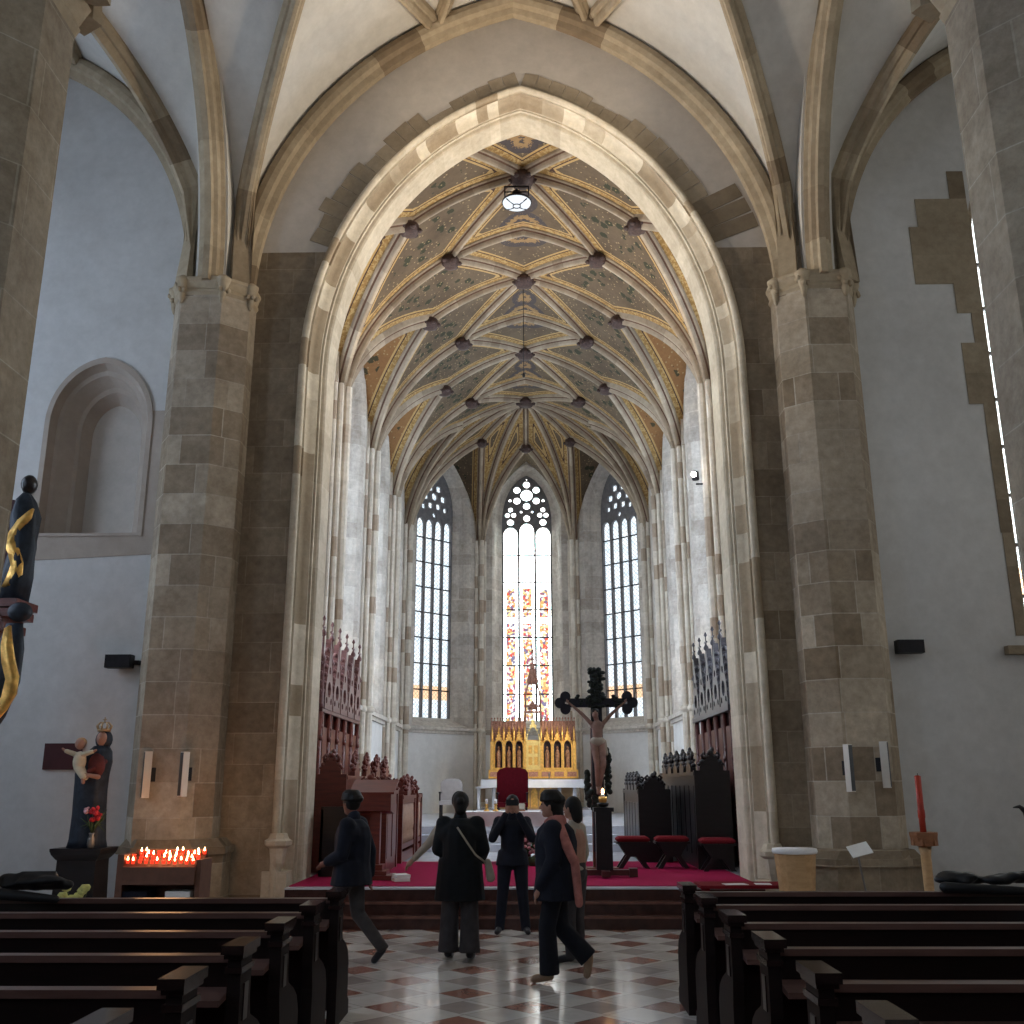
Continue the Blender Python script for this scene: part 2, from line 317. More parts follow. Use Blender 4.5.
# ------------------------------------------------------------------ mesh builder
class MB:
    def __init__(s): s.v = []; s.f = []; s.m = []; s.t = []; s.tint = None; s.cur = 0; s.smooth = []; s.sm = False
    def add(s, vs, fs, tint=None):
        o = len(s.v); s.v += [tuple(p) for p in vs]
        for f in fs:
            s.f.append(tuple(i + o for i in f)); s.m.append(s.cur); s.t.append(tint if tint is not None else 0.5); s.smooth.append(s.sm)
        return s
    def box(s, c, d, rz=0, mat=None, tint=None):
        x, y, z = (k / 2 for k in d)
        vs = [Vector((a * x, b * y, e * z)) for a in (-1, 1) for b in (-1, 1) for e in (-1, 1)]
        if mat is not None: vs = [mat @ p for p in vs]
        elif rz: r = Matrix.Rotation(rz, 3, 'Z'); vs = [r @ p for p in vs]
        vs = [p + Vector(c) for p in vs]
        return s.add(vs, [(0, 1, 3, 2), (4, 6, 7, 5), (0, 4, 5, 1), (2, 3, 7, 6), (0, 2, 6, 4), (1, 5, 7, 3)], tint)
    def b2(s, x0, x1, y0, y1, z0, z1, tint=None):
        return s.box(((x0 + x1) / 2, (y0 + y1) / 2, (z0 + z1) / 2), (abs(x1 - x0), abs(y1 - y0), abs(z1 - z0)), tint=tint)
    def rings(s, rs, closed=True, caps=True, tints=None, loop=False):
        n = len(rs[0]); vs = [p for r in rs for p in r]; fs = []; o = len(s.v); s.v += [tuple(p) for p in vs]
        kk = len(rs)
        for i in range(kk if loop else kk - 1):
            i2 = (i + 1) % kk
            for j in range(n if closed else n - 1):
                j2 = (j + 1) % n
                s.f.append((o + i * n + j, o + i * n + j2, o + i2 * n + j2, o + i2 * n + j)); s.m.append(s.cur)
                s.t.append(tints[i] if tints else 0.5); s.smooth.append(s.sm)
        if caps and closed and not loop:
            for i, rev in ((0, True), (kk - 1, False)):
                f = [o + i * n + j for j in range(n)]
                if rev: f.reverse()
                s.f.append(tuple(f)); s.m.append(s.cur); s.t.append(tints[min(i, len(tints) - 1)] if tints else .5); s.smooth.append(False)
        return s
    def tube(s, pts, r, n=8, sx=1, sy=1):
        pts = [Vector(p) for p in pts]; rs = []
        rr = r if isinstance(r, (list, tuple)) else [r] * len(pts)
        up = None
        for i, p in enumerate(pts):
            t = (pts[min(i + 1, len(pts) - 1)] - pts[max(i - 1, 0)]).normalized()
            if up is None:
                up = Vector((0, 0, 1)) if abs(t.z) < .9 else Vector((1, 0, 0))
            a = t.cross(up).normalized(); b = a.cross(t).normalized(); up = b
            rs.append([p + (a * math.cos(2 * PI * k / n) * sx + b * math.sin(2 * PI * k / n) * sy) * rr[i] for k in range(n)])
        old = s.sm; s.sm = True; s.rings(rs); s.sm = old; return s
    def lathe(s, prof, c=(0, 0, 0), n=16, sx=1, sy=1, rot=0, smooth=True):
        old = s.sm; s.sm = smooth
        s.rings([[Vector((c[0] + r * math.cos(2 * PI * k / n + rot) * sx, c[1] + r * math.sin(2 * PI * k / n + rot) * sy, c[2] + z)) for k in range(n)] for r, z in prof]); s.sm = old; return s
    def ell(s, c, r, n=12, m=8, rot=None):
        rs = []
        for i in range(m + 1):
            a = -PI / 2 + PI * i / m; a = max(-PI / 2 + .05, min(PI / 2 - .05, a))
            ring = [Vector((r[0] * math.cos(a) * math.cos(2 * PI * k / n), r[1] * math.cos(a) * math.sin(2 * PI * k / n), r[2] * math.sin(a))) for k in range(n)]
            if rot is not None: ring = [rot @ p for p in ring]
            rs.append([p + Vector(c) for p in ring])
        old = s.sm; s.sm = True; s.rings(rs); s.sm = old; return s
    def cap(s, a, b, ra, rb, n=12, fx=1.0):
        """tapered limb with round ends"""
        a, b = Vector(a), Vector(b); t = (b - a); l = t.length; t.normalize()
        pts = []; rr = []
        for q in (-1, -.85, -.5, 0): pts.append(a + t * ra * q); rr.append(ra * math.sqrt(max(0.02, 1 - q * q)))
        for q in (.25, .5, .75): pts.append(a + t * l * q); rr.append(ra + (rb - ra) * q)
        for q in (0, .5, .85, 1): pts.append(b + t * rb * q); rr.append(rb * math.sqrt(max(0.02, 1 - q * q)))
        return s.tube(pts, rr, n)
    def prism(s, fr, poly, holes, d0, d1, tint=None, back=True):
        """flat plate in frame fr (u,d,v) from depth d0 to d1 with holes"""
        loops = [poly] + list(holes); allp = [p for l in loops for p in l]
        tris = geometry.tessellate_polygon([[Vector((p[0], p[1], 0)) for p in l] for l in loops])
        vs = [fr(p[0], d0, p[1]) for p in allp] + [fr(p[0], d1, p[1]) for p in allp]
        k = len(allp); fs = [tuple(t) for t in tris]
        if back: fs += [tuple(i + k for i in reversed(t)) for t in tris]
        o = 0
        for l in loops:
            n = len(l)
            for i in range(n): j = (i + 1) % n; fs.append((o + i, o + j, o + j + k, o + i + k))
            o += n
        return s.add(vs, fs, tint)
    def build(s, name, mats, parent=None, loc=None, fix=True, attrs=None, props=None):
        me = bpy.data.meshes.new(name); me.from_pydata(s.v, [], s.f)
        if not isinstance(mats, (list, tuple)): mats = [mats]
        for m_ in mats: me.materials.append(M[m_] if isinstance(m_, str) else m_)
        me.polygons.foreach_set('material_index', s.m); me.polygons.foreach_set('use_smooth', s.smooth)
        a = me.attributes.new('tint', 'FLOAT', 'FACE'); a.data.foreach_set('value', s.t)
        for k, vals in (attrs or {}).items():
            a = me.attributes.new(k, 'FLOAT', 'POINT'); a.data.foreach_set('value', vals)
        if fix:
            bm = bmesh.new(); bm.from_mesh(me); bmesh.ops.recalc_face_normals(bm, faces=bm.faces); bm.to_mesh(me); bm.free()
        me.update()
        o = bpy.data.objects.new(name, me); COL.objects.link(o)
        if parent is not None: o.parent = parent
        if loc is not None: o.location = loc
        return o
def struct(o): o['kind'] = 'structure'; return o
def tag(o, label, cat, group=None, kind=None):
    o['label'] = label; o['category'] = cat
    if group: o['group'] = group
    if kind: o['kind'] = kind
    return o
def thing(name, loc, label, cat, rz=0, group=None):
    o = bpy.data.objects.new(name, None); COL.objects.link(o); o.location = loc; o.rotation_euler = (0, 0, rz)
    o.empty_display_size = 0.1
    return tag(o, label, cat, group)
def copy_tree(o, parent=None):
    c = o.copy(); COL.objects.link(c); c.parent = parent
    if parent is not None: c.matrix_parent_inverse = o.matrix_parent_inverse.copy()
    for ch in list(o.children): copy_tree(ch, c)
    return c
def frame(o, U, Nn):
    o, U, Nn = Vector(o), Vector(U).normalized(), Vector(Nn).normalized()
    return lambda u, d, v: o + U * u + Nn * d + Vector((0, 0, v))
FY = frame((0, 0, 0), (1, 0, 0), (0, 1, 0))

# ------------------------------------------------------------------ pointed arch family
K = 0.34
def arch_z(x, w, rise):
    """height above the springing at distance x from the axis, half width w"""
    c = K * w; x = min(abs(x), w); b = rise / math.sqrt(1 - (c / (w + c)) ** 2)
    return b * math.sqrt(max(0.0, 1 - ((x + c) / (w + c)) ** 2))
def arch_path(w, rise, zs, z0, n=24, cx=0.0, nleg=None, k=K):
    """closed outline going up the -w leg, over the apex and down the +w leg"""
    c = k * w; phi0 = math.acos(c / (w + c)); b = rise / math.sin(phi0)
    up = []
    m_ = nleg or max(2, int((zs - z0) / 0.5))
    for i in range(m_): up.append((w, z0 + (zs - z0) * i / m_))
    for i in range(n + 1):
        p = phi0 * i / n; up.append(((w + c) * math.cos(p) - c, zs + b * math.sin(p)))
    left = [(cx - x, z) for x, z in up]; right = [(cx + x, z) for x, z in reversed(up[:-1])]
    return left + right
def circle(cx, cy, r, n=20): return [(cx + r * math.cos(2 * PI * i / n), cy + r * math.sin(2 * PI * i / n)) for i in range(n)]

# ------------------------------------------------------------------ camera
cam_d = bpy.data.cameras.new('camera'); cam = bpy.data.objects.new('camera', cam_d); COL.objects.link(cam)
cam_d.sensor_width = 36; cam_d.lens = 36 * 1000 / 1024; cam_d.clip_start = 0.05; cam_d.clip_end = 300
rot = Matrix.Rotation(R(1.0), 3, 'Z') @ Matrix.Rotation(R(90 + 15.27), 3, 'X') @ Matrix.Rotation(R(-0.15), 3, 'Z')
cam.matrix_world = Matrix.Translation((0, 0, 1.8)) @ rot.to_4x4()
sc.camera = cam

# ------------------------------------------------------------------ vaults
RIB = [(-.14, -.12), (-.14, .02), (-.115, .055), (-.10, .04), (-.075, .085), (-.06, .16), (-.03, .21), (.03, .21), (.06, .16), (.075, .085), (.10, .04), (.115, .055), (.14, .02), (.14, -.12)]
def sweep_rib(mb, pts3, plandir, sc_=1.0, step=3, sec=RIB):
    """pts3 along the rib; the section hangs down from the web"""
    B = Vector((-plandir[1], plandir[0], 0)).normalized(); rs = []; pts3 = [Vector(p) for p in pts3]
    for i, p in enumerate(pts3):
        t = (pts3[min(i + 1, len(pts3) - 1)] - pts3[max(i - 1, 0)]).normalized()
        n = t.cross(B).normalized()
        if n.z > 0.0 or (abs(n.z) < 1e-4): n = -n if n.z > 0 else n
        rs.append([p + B * a * sc_ + n * b * sc_ for a, b in sec])
    for i in range(1, len(rs)):      # keep the section on one side
        pass
    tints = []; cur = random.random(); k = 0
    for i in range(len(rs)):
        if k <= 0: cur = random.random() * .92; k = step
        k -= 1; tints.append(cur)
    f0 = len(mb.t); mb.rings(rs, True, True, tints)
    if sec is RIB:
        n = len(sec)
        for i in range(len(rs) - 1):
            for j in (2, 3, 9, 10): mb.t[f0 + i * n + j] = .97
def rib_between(zf, a, b, n=22, dense_a=False, dense_b=False, drop=0.02, foot=None):
    pts = []
    for i in range(n + 1):
        s = i / n
        if dense_a and not dense_b: s = s ** 2.2
        elif dense_b and not dense_a: s = 1 - (1 - s) ** 2.2
        x = a[0] + (b[0] - a[0]) * s; y = a[1] + (b[1] - a[1]) * s
        pts.append((x, y, zf(x, y) - drop))
    if foot is not None: pts = [(a[0], a[1], foot)] + pts
    return pts
def segdist(px, py, a, b):
    dx, dy = b[0] - a[0], b[1] - a[1]; l = dx * dx + dy * dy
    t = max(0, min(1, ((px - a[0]) * dx + (py - a[1]) * dy) / l))
    return math.hypot(px - a[0] - t * dx, py - a[1] - t * dy)

def bay_vault(x, y, cx, w, xl, ycs, hb, zs, rise):
    """barrel along y with lunettes whose apexes lie xl from the axis"""
    ax = min(abs(x - cx), w)
    yc = min(ycs, key=lambda q: abs(q - y)); dy = min(abs(y - yc), hb)
    xg = xl + (w - xl) * dy / hb
    return zs + arch_z(min(ax, xg), w, rise)

# ---- chancel
CX = -0.08; CW = 4.03; HB = 2.15; BAYS = [26.55, 22.25, 17.95]; CZ = 9.3; CRISE = 4.62; AY = 30.37; LX = 2.3
T22 = math.tan(R(22.5)); C22 = math.cos(R(22.5))
def zc(x, y):
    X = x - CX; Yl = y - AY
    if y <= 28.70: return bay_vault(x, y, CX, CW, LX, BAYS, HB, CZ, CRISE)
    if Yl < 0 and abs(X) <= -Yl / T22: return CZ + arch_z(X, CW, CRISE)      # front wedge
    ang = math.atan2(Yl, X); best = None
    for k in (0, 45, 90, 135, 180):
        dx, dy = math.cos(R(k)), math.sin(R(k)); a = X * dx + Yl * dy
        if best is None or a > best[0]: best = (a, abs(-X * dy + Yl * dx))
    a, b = best; a = min(a, CW); hb = CW * T22; xl = 2.1
    ag = xl + (CW - xl) * min(b, hb) / hb
    if a > ag: rr = math.hypot(ag, b) * C22 / 1.0 if False else (ag + (math.hypot(ag, b) * C22 - ag) * 1.0)
    else: rr = math.hypot(a, b) * C22
    rr = max(rr, 0); rr = min(rr, CW)
    return CZ + arch_z(rr, CW, CRISE)
def V8(k):   # apse corners, k in degrees
    r = CW / C22; return (CX + r * math.cos(R(k)), AY + r * math.sin(R(k)))
ribs = []   # (a,b,dense_a,dense_b,scale)
lines = [28.70, 24.40, 20.10, 15.80]
for y in lines:
    for s in (-1, 1):
        ribs.append(((CX + s * CW, y), (CX + s * 1.65, y), True, False, .86)); ribs.append(((CX + s * 1.65, y), (CX, y), False, False, .74))
for yc in BAYS:
    for s in (-1, 1):
        for q in (-1, 1):
            ribs.append(((CX + s * CW, yc + q * HB), (CX + s * LX, yc), True, False, .86))
            ribs.append(((CX + s * 1.65, yc + q * HB), (CX, yc), False, False, .74))
        ribs.append(((CX + s * LX, yc), (CX, yc), False, False, .74))
        ribs.append(((CX + s * CW, yc - .02), (CX + s * LX, yc), False, False, .55))
for k in (-22.5, 22.5, 67.5, 112.5, 157.5, 202.5):
    if k in (-22.5, 202.5): b = (CX + (1.65 if k < 0 else -1.65), 28.70); ribs.append((b, (CX, AY), False, False, .74)); continue
    ribs.append((V8(k), (CX, AY), True, False, .86))
for k in (0, 45, 90, 135, 180):
    ap = (CX + 2.1 * math.cos(R(k)), AY + 2.1 * math.sin(R(k)))
    for q in (-22.5, 22.5): ribs.append((V8(k + q), ap, True, False, .9))
    ribs.append((ap, (CX, AY), False, False, .7))
segs = [(r[0], r[1]) for r in ribs]
mb = MB(); rd = []; md = []; zn = []
medals = [(CX, y) for y in (28.7, 24.4, 20.1, 16.3)] + [(CX, y) for y in (19.0, 23.4, 27.7, 16.9)]
def vput(x, y, side=0):
    mb.v.append((x, y, zc(x, y))); rd.append(min(segdist(x, y, a, b) for a, b in segs))
    md.append(min(math.hypot(x - a, (y - b) * .8) + (0 if i < 4 else .28) for i, (a, b) in enumerate(medals)))
    yc = min(BAYS, key=lambda q: abs(q - y)); xg = LX + (CW - LX) * min(1, abs(y - yc) / HB)
    zn.append(1.0 if (abs(x - CX) > xg and y < 28.7) else 0.0)
def vgrid(nx, ny, fn):
    o = len(mb.v)
    for i in range(nx + 1):
        for j in range(ny + 1): vput(*fn(i / nx, j / ny))
    for i in range(nx):
        for j in range(ny):
            a = o + i * (ny + 1) + j; mb.f.append((a, a + 1, a + ny + 2, a + ny + 1)); mb.m.append(0); mb.t.append(.5); mb.smooth.append(True)
for yc in BAYS:
    vgrid(110, 44, lambda u, v: (CX + (CW + .02) * math.sin((u - .5) * PI), yc + HB * (math.sin((v - .5) * PI) * .55 + (v - .5) * 2 * .45)))
# front wedge and the five apse sectors
vgrid(60, 16, lambda u, v: (CX + (1 - v) * CW * math.sin((u - .5) * PI), 28.70 + v * (AY - 28.70)))
for k in (0, 45, 90, 135, 180):
    dx, dy = math.cos(R(k)), math.sin(R(k))
    def f(u, v, dx=dx, dy=dy):
        a = (CW + .02) * math.sin(u * PI / 2); b = a * T22 * (math.sin((v - .5) * PI) * .6 + (v - .5) * .8)
        return (CX + a * dx - b * dy, AY + a * dy + b * dx)
    vgrid(44, 30, f)
vault = struct(mb.build('ceiling_chancel', 'web', fix=False, attrs={'ribd': rd, 'medal': md, 'zone': zn}))
def ribs_build(zf, ribs, parent, mat, sec=RIB, step=3, off=0.0, foot=None):
    for a, b, da, db, s in ribs:
        q = MB(); d = (b[0] - a[0], b[1] - a[1]); l_ = math.hypot(*d)
        if da and off: a = (a[0] + d[0] / l_ * off, a[1] + d[1] / l_ * off)
        sweep_rib(q, rib_between(zf, a, b, 22, da, db, .02, foot if (da and off) else None), d, s, step, sec); q.build('rib', mat, parent)
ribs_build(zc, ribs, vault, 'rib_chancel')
def boss(x, y, z, r=.2, ring=True):
    q = MB(); q.lathe([(r * .5, .12), (r, .05), (r * 1.1, -.06), (r * .85, -.16), (r * .3, -.2), (.02, -.2)], (x, y, z - .12), 10)
    for i in range(6):
        a = i * PI / 3; q.ell((x + math.cos(a) * r * 1.05, y + math.sin(a) * r * 1.05, z - .2), (.07, .07, .05), 6, 4)
    return q.build('boss', 'boss', vault)
for yc in BAYS:
    boss(CX, yc, zc(CX, yc), .24)
    for s in (-1, 1): boss(CX + s * LX, yc, zc(CX + s * LX, yc), .2)
for y in lines:
    for s in (-1, 1): boss(CX + s * 1.65, y, zc(CX + s * 1.65, y), .2)
boss(CX, AY, zc(CX, AY), .26)
for k in (45, 90, 135): boss(CX + 2.1 * math.cos(R(k)), AY + 2.1 * math.sin(R(k)), zc(CX + 2.1 * math.cos(R(k)), AY + 2.1 * math.sin(R(k))), .17)

# ---- nave and aisles
NX = -0.22; NW = 4.62; NZ = 9.45; NR = 5.85; NHB = 3.3; NY0 = 14.8; NB = [NY0 - NHB - i * 2 * NHB for i in range(3)]   # 11.5 4.9 -1.7
def zn_(x, y): return bay_vault(x, y, NX, NW, 2.7, NB, NHB, NZ, NR)
AL, AR, AW, AXL, ARI = -8.45, 8.05, 3.25, 1.1, 4.9
def za(cx): return lambda x, y: bay_vault(x, y, cx, AW, AXL, NB, NHB, NZ, ARI)
def web(name, cx, w, zf, mat):
    global mb
    q = MB()
    for yc in NB[:3]:
        nx, ny = 60, 40; o = len(q.v)
        for i in range(nx + 1):
            for j in range(ny + 1):
                x = cx + (w + .01) * math.sin((i / nx - .5) * PI); v = j / ny - .5
                y = yc + NHB * (math.sin(v * PI) * .6 + v * .8); q.v.append((x, y, zf(x, y)))
        for i in range(nx):
            for j in range(ny):
                a = o + i * (ny + 1) + j; q.f.append((a, a + 1, a + ny + 2, a + ny + 1)); q.m.append(0); q.t.append(.5); q.smooth.append(True)
    return struct(q.build(name, mat, fix=False))
cn = web('ceiling_nave', NX, NW, zn_, 'plaster_vault'); cl = web('ceiling_aisle_left', AL, AW, za(AL), 'plaster_vault'); cr = web('ceiling_aisle_right', AR, AW, za(AR), 'plaster_vault')
NRIB = [(-.17, -.12), (-.17, .02), (-.12, .10), (-.08, .11), (-.07, .20), (-.035, .27), (.035, .27), (.07, .20), (.08, .11), (.12, .10), (.17, .02), (.17, -.12)]
def vault_ribs(cx, w, xl, zf, parent, star):
    rr = []
    for yc in NB[:2]:
        for s in (-1, 1):
            for q in (-1, 1): rr.append(((cx + s * w, yc + q * NHB), (cx + s * xl, yc), True, False, .86))
            for q in (-1, 1):
                rr.append(((cx + s * xl, yc), (cx + s * star, yc + q * NHB), False, False, .8))
                rr.append(((cx + s * star, yc + q * NHB), (cx, yc), False, False, .8))
    for y in (NY0 - 2 * NHB, NY0 - 4 * NHB):
        for s in (-1, 1): rr.append(((cx + s * w, y), (cx, y), True, False, 1.05))
    ribs_build(zf, rr, parent, 'rib_nave', NRIB, 4, .50, NZ)
vault_ribs(NX, NW, 2.7, zn_, cn, 1.35); vault_ribs(AL, AW, AXL, za(AL), cl, .6); vault_ribs(AR, AW, AXL, za(AR), cr, .6)
# arcade arches between the pillars
for (x, s) in ((-5.03, 1), (4.60, 1)):
    for yc in NB[:2]:
        hb = NHB - .55; top = zn_(NX + NW, yc) - NZ
        path = arch_path(hb, top - .02, NZ, NZ, 20, yc, 1)
        q = MB(); tints = []; rs = []
        sec = [(-.21, .10), (-.20, -.02), (-.15, -.05), (-.13, -.15), (-.07, -.18), (-.05, -.25), (.05, -.25), (.07, -.18), (.13, -.15), (.15, -.05), (.20, -.02), (.21, .10), (.19, .45), (-.19, .45)]
        n = len(path)
        for i in range(n):
            p = Vector(path[i]); t = Vector(path[min(i + 1, n - 1)]) - Vector(path[max(0, i - 1)]); t.normalize()
            nn = Vector((-t[1], t[0]))      # outward (up)
            rs.append([Vector((x + a, p[0] + nn[0] * b, p[1] + nn[1] * b)) for a, b in sec]); tints.append(random.random() if i % 3 == 0 else tints[-1])
        q.rings(rs, True, True, tints); struct(q.build('trim_arcade_arch', 'rib_nave'))
        # spandrel above the arcade arch up to the vaults
        q = MB(); fr = frame((x - .24, yc, 0), (0, 1, 0), (1, 0, 0))
        arc = arch_path(hb, top + .1, NZ, NZ, 20, 0, 1)
        arc[0] = (-NHB, NZ); arc[-1] = (NHB, NZ)
        q.prism(fr, arc + [(NHB, 16.2), (-NHB, 16.2)], [], 0, .48); struct(q.build('wall_arcade', 'plaster_vault'))
# ------------------------------------------------------------------ arch wall (between nave and chancel)
WY = NY0; AC = -0.10
hole = [(AC - 3.5, 0)] + [(x, z) for x, z in arch_path(3.5, 13.66 - 8.3, 8.3, .02, 24, AC)] + [(AC + 3.5, 0)]
outer = [(6.0, 0), (6.0, 16.3), (-6.2, 16.3), (-6.2, 0)]
def dist_arch(x, z): return 0
# ashlar below 10.3, plaster above: two plates sharing one thickness
def clip_wall(zlo, zhi):
    left, right = [], []
    pts = [p for p in hole if zlo - 1e-6 <= p[1] <= zhi + 1e-6]
    return pts
zsplit = 10.33
hp = arch_path(3.53, 13.46 - 8.3, 8.3, 0, 40, AC)
def xat(z):
    for i in range(len(hp) // 2):
        if hp[i][1] <= z <= hp[i + 1][1]:
            t = (z - hp[i][1]) / (hp[i + 1][1] - hp[i][1] + 1e-9); return abs(hp[i][0] + (hp[i + 1][0] - hp[i][0]) * t - AC)
xs = xat(zsplit)
half = len(hp) // 2
lowL = [(-5.6, 0)] + [p for p in hp[:half] if p[1] < zsplit] + [(AC - xs, zsplit), (-5.6, zsplit)]
lowR = [(5.1, 0), (5.1, zsplit), (AC + xs, zsplit)] + [p for p in hp[half:] if p[1] < zsplit]
up = [(-5.6, zsplit), (AC - xs, zsplit)] + [p for p in hp if p[1] > zsplit] + [(AC + xs, zsplit), (5.1, zsplit), (5.1, 16.4), (-5.6, 16.4)]
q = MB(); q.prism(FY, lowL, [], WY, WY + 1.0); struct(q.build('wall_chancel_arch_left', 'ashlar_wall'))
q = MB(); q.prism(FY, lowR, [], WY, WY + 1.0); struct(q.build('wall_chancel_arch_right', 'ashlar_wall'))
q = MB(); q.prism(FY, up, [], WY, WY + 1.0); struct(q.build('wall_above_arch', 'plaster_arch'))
# toothed stones over the arch
q = MB(); outp = [p for p in arch_path(3.54, 5.18, 8.3, 9.6, 26, AC, 2) if p[1] > 10.2]
left = 0
for i in range(len(outp) - 1):
    a, b = Vector(outp[i]), Vector(outp[i + 1]); t = (b - a).normalized(); nn = Vector((-t[1], t[0]))
    if left <= 0:
        left = random.choice([1, 2, 2, 3]); ln = random.choice([.16, .24, .30, .38]); tt = random.random()
        if a[1] < 11.3: ln = random.uniform(.3, .5) if a[0] < 0 else random.uniform(.55, .95)
        if abs(a[0] - AC) < .5: ln = .3
    left -= 1
    q.prism(FY, [tuple(p) for p in (a, b, b + nn * (ln + random.uniform(-.02, .02)), a + nn * (ln + random.uniform(-.02, .02)))], [], WY - .012, WY + .01, tt)
struct(q.build('trim_arch_toothing', 'rag_stone'))
# moulded arch ring: swept rings of changing width
prof = [(3.57, WY - .004), (3.565, WY - .05), (3.53, WY - .085), (3.48, WY - .085), (3.455, WY - .05), (3.45, WY - .01), (3.475, WY + .01), (3.47, WY + .05), (3.435, WY + .06), (3.465, WY + .13), (3.465, WY + .23), (3.41, WY + .33), (3.33, WY + .37), (3.325, WY + .40), (3.29, WY + .40), (3.285, WY + .44), (3.31, WY + .47), (3.25, WY + .49), (3.22, WY + .52), (3.20, WY + 1.0), (3.9, WY + 1.02)]
paths = [arch_path(w, 13.44 - (3.5 - w) * .62 - 8.3, 8.3, .05 if w < 3.5 else .05, 30, AC, 18) for w, _ in prof]
rs = [[Vector((p[0], y, p[1])) for p in path] for path, (w, y) in zip(paths, prof)]
q = MB(); nP = len(rs[0]); tv = []
cur = .5; acc = 0
for j in range(nP - 1):
    acc -= 1
    if acc <= 0: cur = random.random(); acc = random.choice([1, 1, 2])
    tv.append(cur)
o = 0
for r_ in rs: q.v += [tuple(p) for p in r_]
for i in range(len(rs) - 1):
    for j in range(nP - 1):
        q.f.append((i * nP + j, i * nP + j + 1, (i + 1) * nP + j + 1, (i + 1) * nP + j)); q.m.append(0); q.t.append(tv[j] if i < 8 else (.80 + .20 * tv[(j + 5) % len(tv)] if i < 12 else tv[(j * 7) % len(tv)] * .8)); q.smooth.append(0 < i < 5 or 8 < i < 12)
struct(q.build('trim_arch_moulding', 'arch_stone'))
# corbel feet of the outer roll
for s in (-1, 1):
    q = MB(); x = AC + s * 3.47
    q.lathe([(.05, -.42), (.10, -.30), (.13, -.1), (.19, -.06), (.2, 0), (.15, .03), (.12, .10)], (x, WY - .01, 1.05 if s < 0 else .9), 8, smooth=False); struct(q.build('trim_roll_corbel', 'arch_stone'))
    q = MB(); q.b2(x - .2, x + .15, WY - .06, WY + .3, 0, .64 if s < 0 else .5, .4); struct(q.build('trim_jamb_foot', 'arch_stone'))
# wall rib against the arch wall (formeret) nave and aisles
def formeret(cx, w, rise, name):
    sec = [(0, .0), (-.26, .0), (-.26, .12), (-.17, .16), (-.14, .25), (-.05, .28), (.05, .26), (.10, .2), (.14, .1)]
    path = arch_path(w, rise, NZ, NZ - .05, 26, cx, 1); q = MB(); rs = []; tints = []
    n = len(path)
    for i in range(n):
        p = Vector(path[i]); t = (Vector(path[min(i + 1, n - 1)]) - Vector(path[max(0, i - 1)])).normalized(); nn = Vector((-t[1], t[0]))
        rs.append([Vector((p[0] + nn[0] * a, WY - b, p[1] + nn[1] * a)) for a, b in sec]); tints.append(random.random() if i % 3 == 0 else tints[-1])
    q.rings(rs, True, True, tints); struct(q.build(name, 'rib_nave'))
formeret(NX, NW - .12, NR - .12, 'trim_wall_rib'); formeret(AL, AW - .1, ARI - .1, 'trim_wall_rib'); formeret(AR, AW - .1, ARI - .1, 'trim_wall_rib')
# engaged octagonal piers with capital bands
def pier(cx, s):
    pl = [(-.64, WY + .1), (-.64, WY - .28), (-.40, WY - .66), (.24, WY - .66), (.60, WY - .36), (.60, WY + .1)]
    if s > 0: pl = [(-a, b) for a, b in pl]
    def ring(k, z): return [Vector((cx + a * k, WY + .1 - (WY + .1 - b) * k, z)) for a, b in pl]
    q = MB(); q.rings([ring(1.0, 0), ring(1.0, NZ + .02), ring(.74, NZ + .03), ring(.60, NZ + 1.5)]); o = struct(q.build('pillar_engaged', 'ashlar'))
    q = MB(); q.rings([ring(1.0, NZ - .22), ring(1.05, NZ - .18), ring(1.05, NZ - .14), ring(1.02, NZ - .12), ring(1.07, NZ - .02), ring(1.10, NZ + .01), ring(1.10, NZ + .06), ring(1.0, NZ + .09)])
    for a, b in pl[1:5]:
        X_, Y_ = cx + a * 1.0, WY + .1 - (WY + .1 - b) * 1.0
        q.lathe([(.02, -.36), (.05, -.28), (.07, -.16), (.10, -.04), (.12, .0), (.12, .05), (.06, .1)], (X_, Y_, NZ), 8)
        for k in range(7): q.ell((X_ + math.cos(k * 1.8) * .09, Y_ + math.sin(k * 1.8) * .09, NZ - .16 + (k % 3) * .05), (.04, .04, .045), 6, 4)
    struct(q.build('trim_capital', 'rib_nave'))
    return o
pier(-5.02, -1); pier(4.53, 1)
def plinth(cx, w, h, y0):
    q = MB(); k = [(-w, WY + .05), (-w, y0 + .35), (-w * .55, y0), (w * .55, y0), (w, y0 + .35), (w, WY + .05)]
    q.rings([[Vector((cx + a, b, z)) for a, b in k] for z in (0, h - .1)]); q.rings([[Vector((cx + a * 1.05, b - .04, z)) for a, b in k] for z in (h - .1, h)])
    q.rings([[Vector((cx + a * f, b, z)) for a, b in k] for f, z in ((1, h), (.88, h + .1))])
    struct(q.build('trim_plinth', 'ashlar_wall'))
plinth(4.40, .80, .86, 13.78); plinth(-4.95, .72, 1.0, 14.05)
# free pillars
def pillar(cx, cy, r=.72):
    def ring(k, z): return [Vector((cx + r * k / math.cos(PI / 8) * math.cos(PI / 8 + i * PI / 4), cy + r * k / math.cos(PI / 8) * math.sin(PI / 8 + i * PI / 4), z)) for i in range(8)]
    q = MB(); q.rings([ring(1, 0), ring(1, NZ), ring(.95, NZ + 1.6)]); struct(q.build('pillar_octagonal', 'ashlar_pillar'))
    q = MB(); q.rings([ring(1, NZ - .3), ring(1.06, NZ - .22), ring(1.02, NZ - .16), ring(1.12, NZ - .02), ring(1.16, NZ + .05), ring(1.0, NZ + .12)]); struct(q.build('trim_capital', 'rib_nave'))
for cy in (8.15, 1.55, -5.05):
    pillar(-5.30, cy); pillar(4.92, cy)
